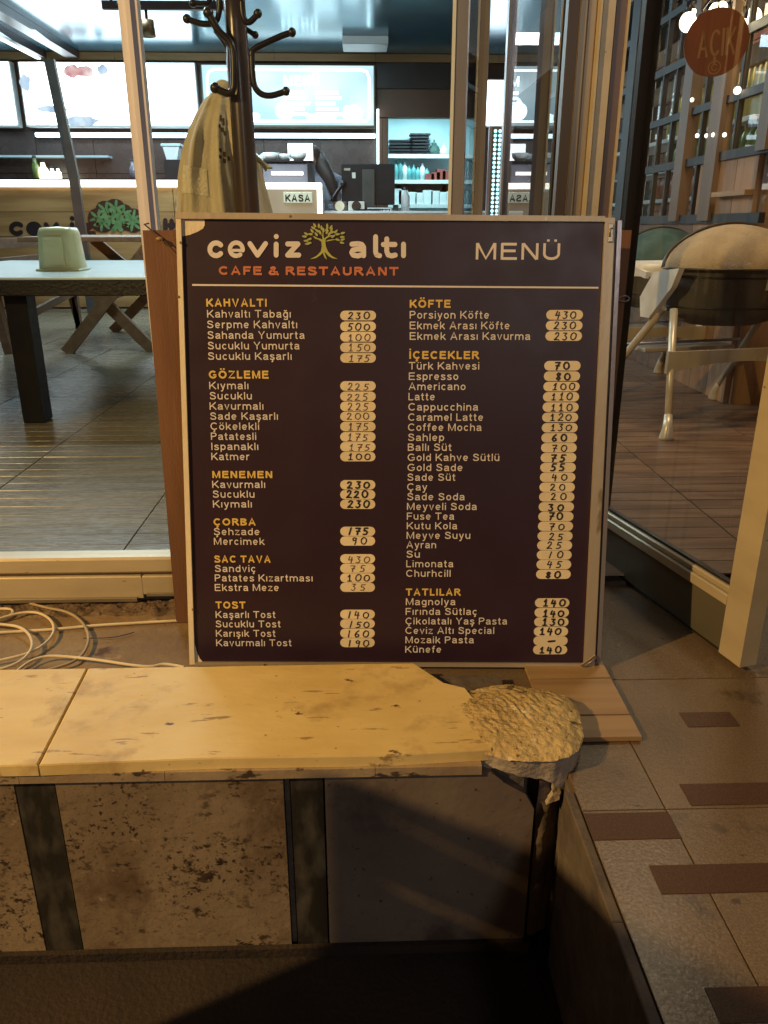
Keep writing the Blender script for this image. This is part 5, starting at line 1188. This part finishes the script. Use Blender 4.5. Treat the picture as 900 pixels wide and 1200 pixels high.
m = MB(); m.box(nb.x-w_*1.03, nb.x+w_*1.03, yn-.004, yn+.186, zT+.0005, zT+.012, bev=.003); m.build('base_rim', M['napkin'], nd)
# x-legged wooden table
xt = thing('x_leg_table', 'brown wooden table with crossed legs further back, in front of the counter logo', 'table', (-1.95, 6.8, ZF))
y1_, y2_ = 6.18, 7.5
zt4 = ay(90, 277.5, y1_-.05).z
xa, xb = ay(20, 280, y1_-.05).x, ay(176, 280, y1_-.05).x
for i in range(4):
    yy = y1_-.05+i*(y2_-y1_+.12)/4; Box('table_board', M['mid_wood'], xt, xa, xb, yy+.003, yy+(y2_-y1_+.12)/4-.003, zt4-.035, zt4, bev=.003)
for (Y, f1, f2) in [(y1_, 78, 183), (y2_, 134, None)]:
    if f2: A, B = az(f1, 414, ZF), az(f2, 411, ZF)
    else: A = az(134, 388, ZF); B = Vector((A.x+.80, A.y, ZF))
    xw = B.x-A.x
    for s_, dy in ((0, 0), (1, .055)):
        p0_ = Vector((A.x if s_ == 0 else B.x, Y+dy, ZF+.005)); p1_ = Vector((A.x+xw*1.12 if s_ == 0 else A.x-xw*.12, Y+dy, zt4-.036))
        m = MB(); m.bar(p0_, p1_, .05, .085, (0, 0, 1)); m.build('crossed_leg', M['mid_wood'], xt)
Box('stretcher', M['mid_wood'], xt, (A.x+B.x)/2-.03, (A.x+B.x)/2+.03, y1_+.09, y2_-.03, ZF+.40, ZF+.45)
wc = thing('wooden_chair', 'dark wooden chair at the left picture edge behind the rattan table', 'chair', (-2.8, 6.8, ZF))
A = az(12, 414, ZF); B = az(93, 385, ZF)
for nm, a, b, w_, h_ in [('leg', A, Vector((A.x-.10, A.y, ZF+.86)), .06, .08), ('leg', B, Vector((B.x, B.y, ZF+.46)), .05, .06), ('leg', Vector((A.x+.02, B.y, ZF)), Vector((A.x-.10, B.y, ZF+.86)), .05, .06), ('leg', Vector((B.x, A.y+.1, ZF)), Vector((B.x, A.y+.1, ZF+.46)), .05, .05)]:
    m = MB(); m.bar(a, b, w_, h_, (0, 1, 0)); m.build(nm, M['dark_wood'], wc)
Box('seat', M['dark_wood'], wc, A.x-.06, B.x+.03, A.y-.02, B.y+.03, ZF+.46, ZF+.50, bev=.005)
m = MB(); m.bar(Vector((A.x+.0, A.y+.03, ZF+.20)), Vector((B.x, B.y-.03, ZF+.34)), .03, .06); m.build('side_stretcher', M['dark_wood'], wc)
for z in (.62, .76): Box('back_slat', M['dark_wood'], wc, A.x-.10, A.x-.07, A.y+.03, B.y, ZF+z, ZF+z+.07)

# ------------------------------------------------------------------ high chairs
def high_chair(label, cx, cy, yaw, s, hood, frame, leg, wd=1.0):
    t = thing('high_chair', label, 'high chair', (cx, cy, ZF), 'high chairs behind the open glass door')
    c, sn = cos(yaw), sin(yaw)
    P = lambda x, y, z: Vector((cx+(x*wd*c-y*sn)*s, cy+(x*wd*sn+y*c)*s, ZF+z*s))
    for sx in (-1, 1):
        for sy, mt in ((-1, leg), (1, frame)):
            a = P(sx*.225, -.10 if sy < 0 else -.02, .56); b = P(sx*.30, -.30 if sy < 0 else .40, .05)
            m = MB(); mid = a.lerp(b, .5); m.tube([a, mid, b], [.0185*s, .0175*s, .0165*s], 12); lg_ = m.build('leg', M[mt], t)
            f = P(sx*.30, -.30 if sy < 0 else .40, 0); d = (a-b).normalized()
            m = MB(); m.tube([f+Vector((0, 0, .001)), f+Vector((0, 0, .012)), f+Vector((0, 0, .05))+d*.005, f+Vector((0, 0, .055))+d*.06], [.034*s, .033*s, .023*s, .0185*s], 14); m.build('foot_boot', M['cream_metal' if sy < 0 else frame], lg_)
        m = MB(); q_ = [(sx*.262, .02, .72), (sx*.262, -.17, .745), (sx*.262, -.13, .66), (sx*.262, .02, .51), (sx*.262, .09, .51), (sx*.262, .11, .60)]
        th = -.022*sx; m.poly([P(*k) for k in q_]); m.poly([P(k[0]+th, k[1], k[2]) for k in q_][::-1])
        for i in range(6): j = (i+1) % 6; m.poly([P(*q_[i]), P(*q_[j]), P(q_[j][0]+th, q_[j][1], q_[j][2]), P(q_[i][0]+th, q_[i][1], q_[i][2])])
        m.build('side_bracket', M['white_plastic'], t)
    # charcoal shell: rounded basket from behind
    def shell(u, v):
        a = pi+pi*u; z = .735-.26*v; k = 1 if v < .7 else 1-.45*((v-.7)/.3)**2
        return P(.05+.245*cos(a)*k, .02+.265*sin(a)*k*(1.02-.12*v), z)
    m = MB(); m.grid(shell, 28, 14)
    m.grid(lambda u, v: P(*(Vector((.05+.243*cos(pi+pi*u)*.55*v, .02+.24*sin(pi+pi*u)*.55*v, .475)))), 28, 2); m.build('seat_shell', M['charcoal'], t)
    def hoodf(u, v):
        a = pi+pi*u; e = pi/2*v
        bul = 1+.06*sin(e*2)
        return P(.05+.270*cos(a)*cos(e)**1.12, .02+.285*sin(a)*cos(e)**1.0, .735+.195*sin(e))
    m = MB(); m.grid(hoodf, 32, 14); hd2 = m.build('back_hood', M[hood], t)
    m = MB(); m.tube([P(*(Vector((.05+.274*cos(pi+pi*k/24), .02+.292*sin(pi+pi*k/24), .737)))) for k in range(25)], .006*s, 6); m.build('hood_seam', M['brown_alu'], t)
    m = MB(); m.tube([P(.05+.272*cos(pi*k/20)*abs(cos(pi*k/20))**.12, .03, .735+.200*sin(pi*k/20)) for k in range(21)], .008*s, 6); m.build('hood_rim', M['brown_alu'], t)
    m = MB(); m.tube([shell(k/24, .14) for k in range(25)], .0045*s, 5); m.tube([shell(k/24, .66) for k in range(25)], .0045*s, 5); m.build('shell_piping', M['black'], t)
    Bx = MB(); Bx.box(-.19, .23, -.03, .06, .50, .74, xf=lambda x, y, z: P(x, y, z)); Bx.build('seat_pad', M[hood], t)
    # white tray in front
    def tray(u, v):
        a = 2*pi*u; r = v; sx_ = abs(cos(a))**.6*(1 if cos(a) > 0 else -1); sy_ = abs(sin(a))**.6*(1 if sin(a) > 0 else -1)
        return P(.27*sx_*min(1, r*1.2), .30+.20*sy_*min(1, r*1.2), .735 if r < .6 else (.75 if r < .86 else .75-(r-.86)*.42))
    m = MB(); m.grid(tray, 36, 12); m.build('tray', M['white_plastic'], t)
    for sx in (-1, 1):
        m = MB(); m.bar(P(sx*.245, .10, .70), P(sx*.245, .24, .725), .02*s, .03*s); m.build('tray_arm', M['white_plastic'], t)
    # arched bar between the rear legs
    m = MB(); n_ = 24; zc = .30
    for k in range(n_):
        def e(x): return .30 if 0 else 0
        x0, x1 = -.285+.57*k/n_, -.285+.57*(k+1)/n_
        g0, g1 = (1-(x0/.285)**2), (1-(x1/.285)**2)
        y0_, y1_2 = -.215-.02*g0, -.215-.02*g1
        b0_, b1_ = .285+.045*g0, .285+.045*g1; t0_, t1_ = .385-.0*g0, .385
        m.hexa([P(x0, y0_, b0_), P(x1, y1_2, b1_), P(x1, y1_2+.02, b1_), P(x0, y0_+.02, b0_)], [P(x0, y0_, t0_), P(x1, y1_2, t1_), P(x1, y1_2+.02, t1_), P(x0, y0_+.02, t0_)])
    m.build('rear_crossbar', M[frame], t)
    m = MB(); m.tube([P(-.27, .18, .30), P(-.27, .22, .36), P(.27, .22, .36), P(.27, .18, .30)], .008*s, 6); m.build('footrest_bar', M['alu'], t)
    m = MB(); m.box(-.20, .20, .14, .26, .325, .345, xf=lambda x, y, z: P(x, y, z), bev=.004); m.build('footrest', M[frame], t)
    a0_ = pi*1.5-.02; m = MB()
    lab = [shell(.50+.10*i, .12+.22*j) for j in (0, 1) for i in (0, 1)]
    o_ = Vector((sn, -c, 0))*.004
    m.poly([lab[2]+o_, lab[3]+o_, lab[1]+o_, lab[0]+o_]); m.build('label_patch', M['paper'], t)
    return t
high_chair('nearest high chair, tan hood and white tray, seen through the open glass door', 1.715, 3.85, radians(14), 1.0, 'tan_fabric', 'grey_plastic', 'cream_metal', 1.32)
high_chair('farther high chair with dark green hood, half hidden behind the near one', 1.72, 4.76, radians(4), .98, 'green_fabric', 'grey_plastic', 'white_plastic')

# ------------------------------------------------------------------ right hand lattice wall and the shelves behind it
XW = 2.0
rw = struct(thing('right_side_wall', 'x', 'x', (XW, 5, ZF))); del rw['label'], rw['category']
for i in range(40):
    y0 = 2.3+i*.24
    if y0 < 4.2: continue
    Box('plank', M['plank_wall'] if y0 < 4.72 else M['dark_wood'], rw, XW, XW+.03, y0+.003, y0+.237, ZF+.002, (1.715 if y0 < 4.72 else 1.395)+.0)
Box('wall_ledge', M['bar_wood'], rw, XW-.05, XW-.001, 4.22, 4.62, 1.52, 1.545)
Box('return_panel', M['plank_wall'], rw, XW+.031, 3.2, 4.2, 4.23, ZF, ZC-.002)
Box('near_panel', M['plank_wall'], rw, 2.45, 2.48, 2.3, 4.199, ZF, ZC-.002)
Box('upper_panel', M['brown_wall'], rw, XW, XW+.03, 4.105, 11.9, 2.9, ZC-.002)
lt_ = thing('lattice_window', 'black steel lattice window in the right side wall with shelves showing behind it', 'window', (XW, 5, 1.4))
def vbar(nm, Y, w_, z0, z1, mt, d=.04, x=XW): return Box(nm, M[mt], lt_, x-d/2, x+d/2, Y-w_/2, Y+w_/2, z0, z1)
vbar('post', 6.30, .16, 1.40, 2.9, 'lattice', .08); vbar('post', 8.6, .16, 1.40, 2.9, 'lattice', .08)
for Y, w_ in [(5.20, .13), (4.74, .15), (4.16, .10)]: vbar('frame_post', Y, w_, 1.40 if Y > 4.5 else 1.72, 2.9, 'lattice_wood', .07)
for Y in (5.92, 5.68, 5.45, 4.97, 4.52, 7.0, 7.5, 8.0): vbar('mullion', Y, .022, 1.40 if Y > 4.75 else 1.72, 2.9, 'lattice', .03)
for z, w_ in ((2.31, .045), (2.01, .04), (1.73, .045), (1.41, .05), (2.62, .04)):
    Box('crossbar', M['lattice'], lt_, XW-.016, XW+.016, 4.1, 9.0, z-w_/2, z+w_/2)
Box('pane', M['glass'], lt_, XW+.018, XW+.024, 4.12, 8.9, 1.40, 2.89)
vbar('white_upright', 4.26, .09, 1.75, 2.9, 'white', .05, XW+.2)
for (Y, w_) in ((4.40, .07),): vbar('white_upright', Y, w_, 1.75, 2.9, 'cyan_wall', .05, XW+.3)
nr = struct(thing('neighbour_room', 'x', 'x', (3.2, 6, ZF))); del nr['label'], nr['category']
Box('room_floor', M['deck_red'], nr, XW+.05, 5, 2.3, 11.9, ZF-.019, ZF-.009)
for i in range(14):
    for j in range(26):
        y0 = 4.6+i*.34+(j % 2)*.17; z0 = ZF+.01+j*.118
        Box('brick', M['brick'], nr, 3.30, 3.36, y0+.006, y0+.334, z0+.005, z0+.113)
Box('wall_panel', M['grout'], nr, 3.325, 3.5, 2.3, 11.9, ZF, ZC)
rk = thing('bottle_rack', 'white shelves full of bottles and jars behind the lattice window', 'shelves', (2.6, 6, ZF))
XR = 2.45
zsh = [ax(800, y, XR).z for y in (157, 194, 231)]
for z in zsh: Box('shelf', M['white'], rk, XR, XR+.30, 5.35, 8.2, z-.03, z, bev=.003)
for y_ in (5.36, 6.35, 7.3, 8.16): Box('upright', M['white'], rk, XR+.301, XR+.33, y_-.02, y_+.02, ZF+.001, zsh[0]+.62)
r5 = random.Random(21)
shape_cache = {}
def jar(mtl, r, h, kind, pos, label, group):
    key = (mtl, kind)
    if key not in shape_cache:
        m = MB(); prof = [(0, 0), (.035, 0), (.035, .16), (.014, .21), (.014, .27), (0, .27)] if kind == 'bottle' else [(0, 0), (.048, 0), (.048, .11), (.04, .125), (.042, .145), (0, .145)]
        m.lathe((0, 0, 0), prof, 12); o = m.build(kind, M[mtl], None, loc=(0, 0, 0)); shape_cache[key] = o; first = True
    else:
        o = shape_cache[key].copy(); COL.objects.link(o)
    o.location = pos; o.scale = (r, r, h); return tag(o, label, kind, group)
for k in range(22):
    y_ = 5.42+k*.075; jar('bottle_y', 1, 1.15, 'bottle', (XR+.10, y_, zsh[0]+.001), 'yellow bottle in the row on the uppermost shelf behind the lattice', 'yellow bottles on the uppermost rack shelf')
for k in range(18):
    y_ = 5.42+k*.09; jar('bottle', 1, .8, 'bottle', (XR+.10, y_, zsh[1]+.001), 'short green bottle in the row on the middle shelf behind the lattice', 'green bottles on the middle rack shelf')
for k in range(16):
    y_ = 5.44+k*.11; jar('jar_red', 1.05, 1.2, 'jar', (XR+.11, y_, zsh[2]+.001), 'red preserve jar in the row on the lowest shelf behind the lattice', 'red jars on the lowest rack shelf')
# trim boards above the bottle rack
tb2 = thing('overhead_boards', 'pinkish boards above the bottle rack behind the lattice', 'boards', (2.7, 6, 2.4))
for i, z in enumerate((2.33, 2.60)): Box('board', M['plank_wall'], tb2, XR+.05, XR+.10, 5.3, 8.3, z, z+.12)
# end wall beyond
# hanging ACIK disc
YD = 3.15
dc = ay(838, 50, YD); rd = (ay(873, 50, YD).x-ay(803, 50, YD).x)/2
dk = thing('open_sign_disc', 'round orange red hanging sign with pale letters, high up beyond the open door', 'sign', tuple(dc))
yw = radians(-18); DF = Frame(dc+Vector((0, -.009, 0)), (cos(yw), sin(yw), .06), (-.06, 0, 1))
m = MB(); c2 = [DF.p(rd*cos(2*pi*k/48), rd*sin(2*pi*k/48), 0) for k in range(48)]; c3 = [DF.p(rd*cos(2*pi*k/48), rd*sin(2*pi*k/48), -.016) for k in range(48)]
m.poly(c2); m.poly(c3[::-1])
for k in range(48): j = (k+1) % 48; m.poly([c2[j], c2[k], c3[k], c3[j]])
m.build('disc', M['disc'], dk)
text('disc_text', 'AÇIK', DF, -rd*.55, rd*.58, -rd*.42, rd*.80, M['disc_ink'], dk, w=.002, bold=-.004)
m = MB(); strokes(m, DF, [arc(0, -.0-rd*.74, rd*.19, 0, 360, 18), arc(0, -rd*.74, rd*.09, 40, 320, 10)], rd*.035, .002, 6); m.build('disc_emblem', M['disc_ink'], dk)
m = MB(); m.tube([DF.p(0, rd, -.008), Vector((dc.x, dc.y, ZC-.01))], .003, 6); m.build('hanging_cord', M['black'], dk)
# cluster lamp with warm bulbs
YL = 4.6
cb = [(806, 26), (838, 17), (852, 28), (882, 21), (820, 36), (829, 24), (845, 10), (812, 14), (872, 26), (860, 12)]
cc = ay(848, -14, YL); ch_ = thing('cluster_lamp', 'hanging lamp with a cluster of bright warm bulbs near the top right corner', 'hanging lamp', tuple(cc))
m = MB(); m.tube([cc, Vector((cc.x, cc.y, ZC-.002))], .008, 8); m.build('stem', M['black_metal'], ch_)
m = MB(); m.lathe(cc, [(0, .03), (.06, .02), (.07, -.01), (0, -.02)], 16); m.build('hub', M['black_metal'], ch_)
for i, (px, py) in enumerate(cb):
    e = ay(px, py, YL+(.12 if i % 2 else -.1)); r = (.040, .048, .044, .044, .020, .026, .030, .016, .018, .024)[i]
    tpt = e+Vector((0, 0, r+.05)); m = MB(); m.tube([cc, (cc+tpt)/2+Vector((0, 0, .03)), tpt+Vector((0, 0, .02)), tpt], .006, 6); m.build('arm', M['black_metal'], ch_)
    m = MB(); m.tube([tpt, e+Vector((0, 0, r*.7))], .016, 8); m.build('socket', M['black_metal'], ch_)
    m = MB(); m.ball(e, r, 14, 10, (1, 1, 1.12)); m.build('bulb', M['bulb'], ch_)
for i, (px, py) in enumerate([(864, 106), (811, 117), (817, 159), (828, 159), (836, 158), (849, 158)]):  # small glowing balls stand in for reflected glints
    c_ = ax(px, py, XW-.035); t = thing('glint_ball', ['brightest glowing glint ball, alone right of the disc', 'glowing glint ball just below the left side of the disc', 'leftmost of four glowing glint balls in a row on the lattice', 'second from left of four glowing glint balls on the lattice', 'third from left of four glowing glint balls on the lattice', 'rightmost of four glowing glint balls on the lattice'][i], 'glint ball', tuple(c_), 'glint balls on the lattice window')
    m = MB(); m.ball(c_, .011 if i else .019, 10, 8); m.build('bulb', M['glint'], t)  # glowing ball standing in for a glint, not a real bulb
    m = MB(); m.tube([c_, Vector((XW-.017, c_.y, c_.z))], .005, 6); m.build('socket', M['black'], t)
# column of cyan led dots seen between the folded door leaves
YQ = 6.0
a, b = ay(577, 148, YQ), ay(590, 148, YQ); lo_ = ay(584, 262, YQ).z
ld = thing('led_dot_board', 'narrow upright board with two columns of cyan light dots between the steel door stiles', 'light board', ((a.x+b.x)/2, YQ, ZF))
Box('board', M['kick'], ld, a.x, b.x, YQ, YQ+.03, ZF+.001, a.z)
Box('edge_strip', M['led_cyan'] if 0 else M['alu'], ld, a.x-.02, a.x-.001, YQ-.004, YQ+.034, ZF+.001, a.z); Box('edge_strip', M['alu'], ld, b.x+.001, b.x+.02, YQ-.004, YQ+.034, ZF+.001, a.z)
for i in range(22):
    for j in range(2):
        x = a.x+(b.x-a.x)*(.30+.42*j); z = a.z-.03-i*(a.z-lo_)/22; o = MB(); o.poly([(x+.011*cos(2*pi*k/8), YQ-.002, z+.011*sin(2*pi*k/8)) for k in range(8)]); o.build('led_dot', M['led_cyan'], ld)
p, q = ay(568, 94, YB-.12), ay(700, 147, YB-.12)
t = thing('menu_lightbox', 'bright white lit menu box right of the storage doorway, glimpsed between the door stiles', 'lit menu board', (p.x, YB-.1, q.z), 'lit menu boxes above the back counter')
Box('lit_face', M['box_light'], t, p.x, p.x+.32, YB-.085, YB-.08, q.z, p.z); Box('casing', M['white'], t, p.x-.02, p.x+.34, YB-.078, YB-.025, q.z-.02, p.z+.02)
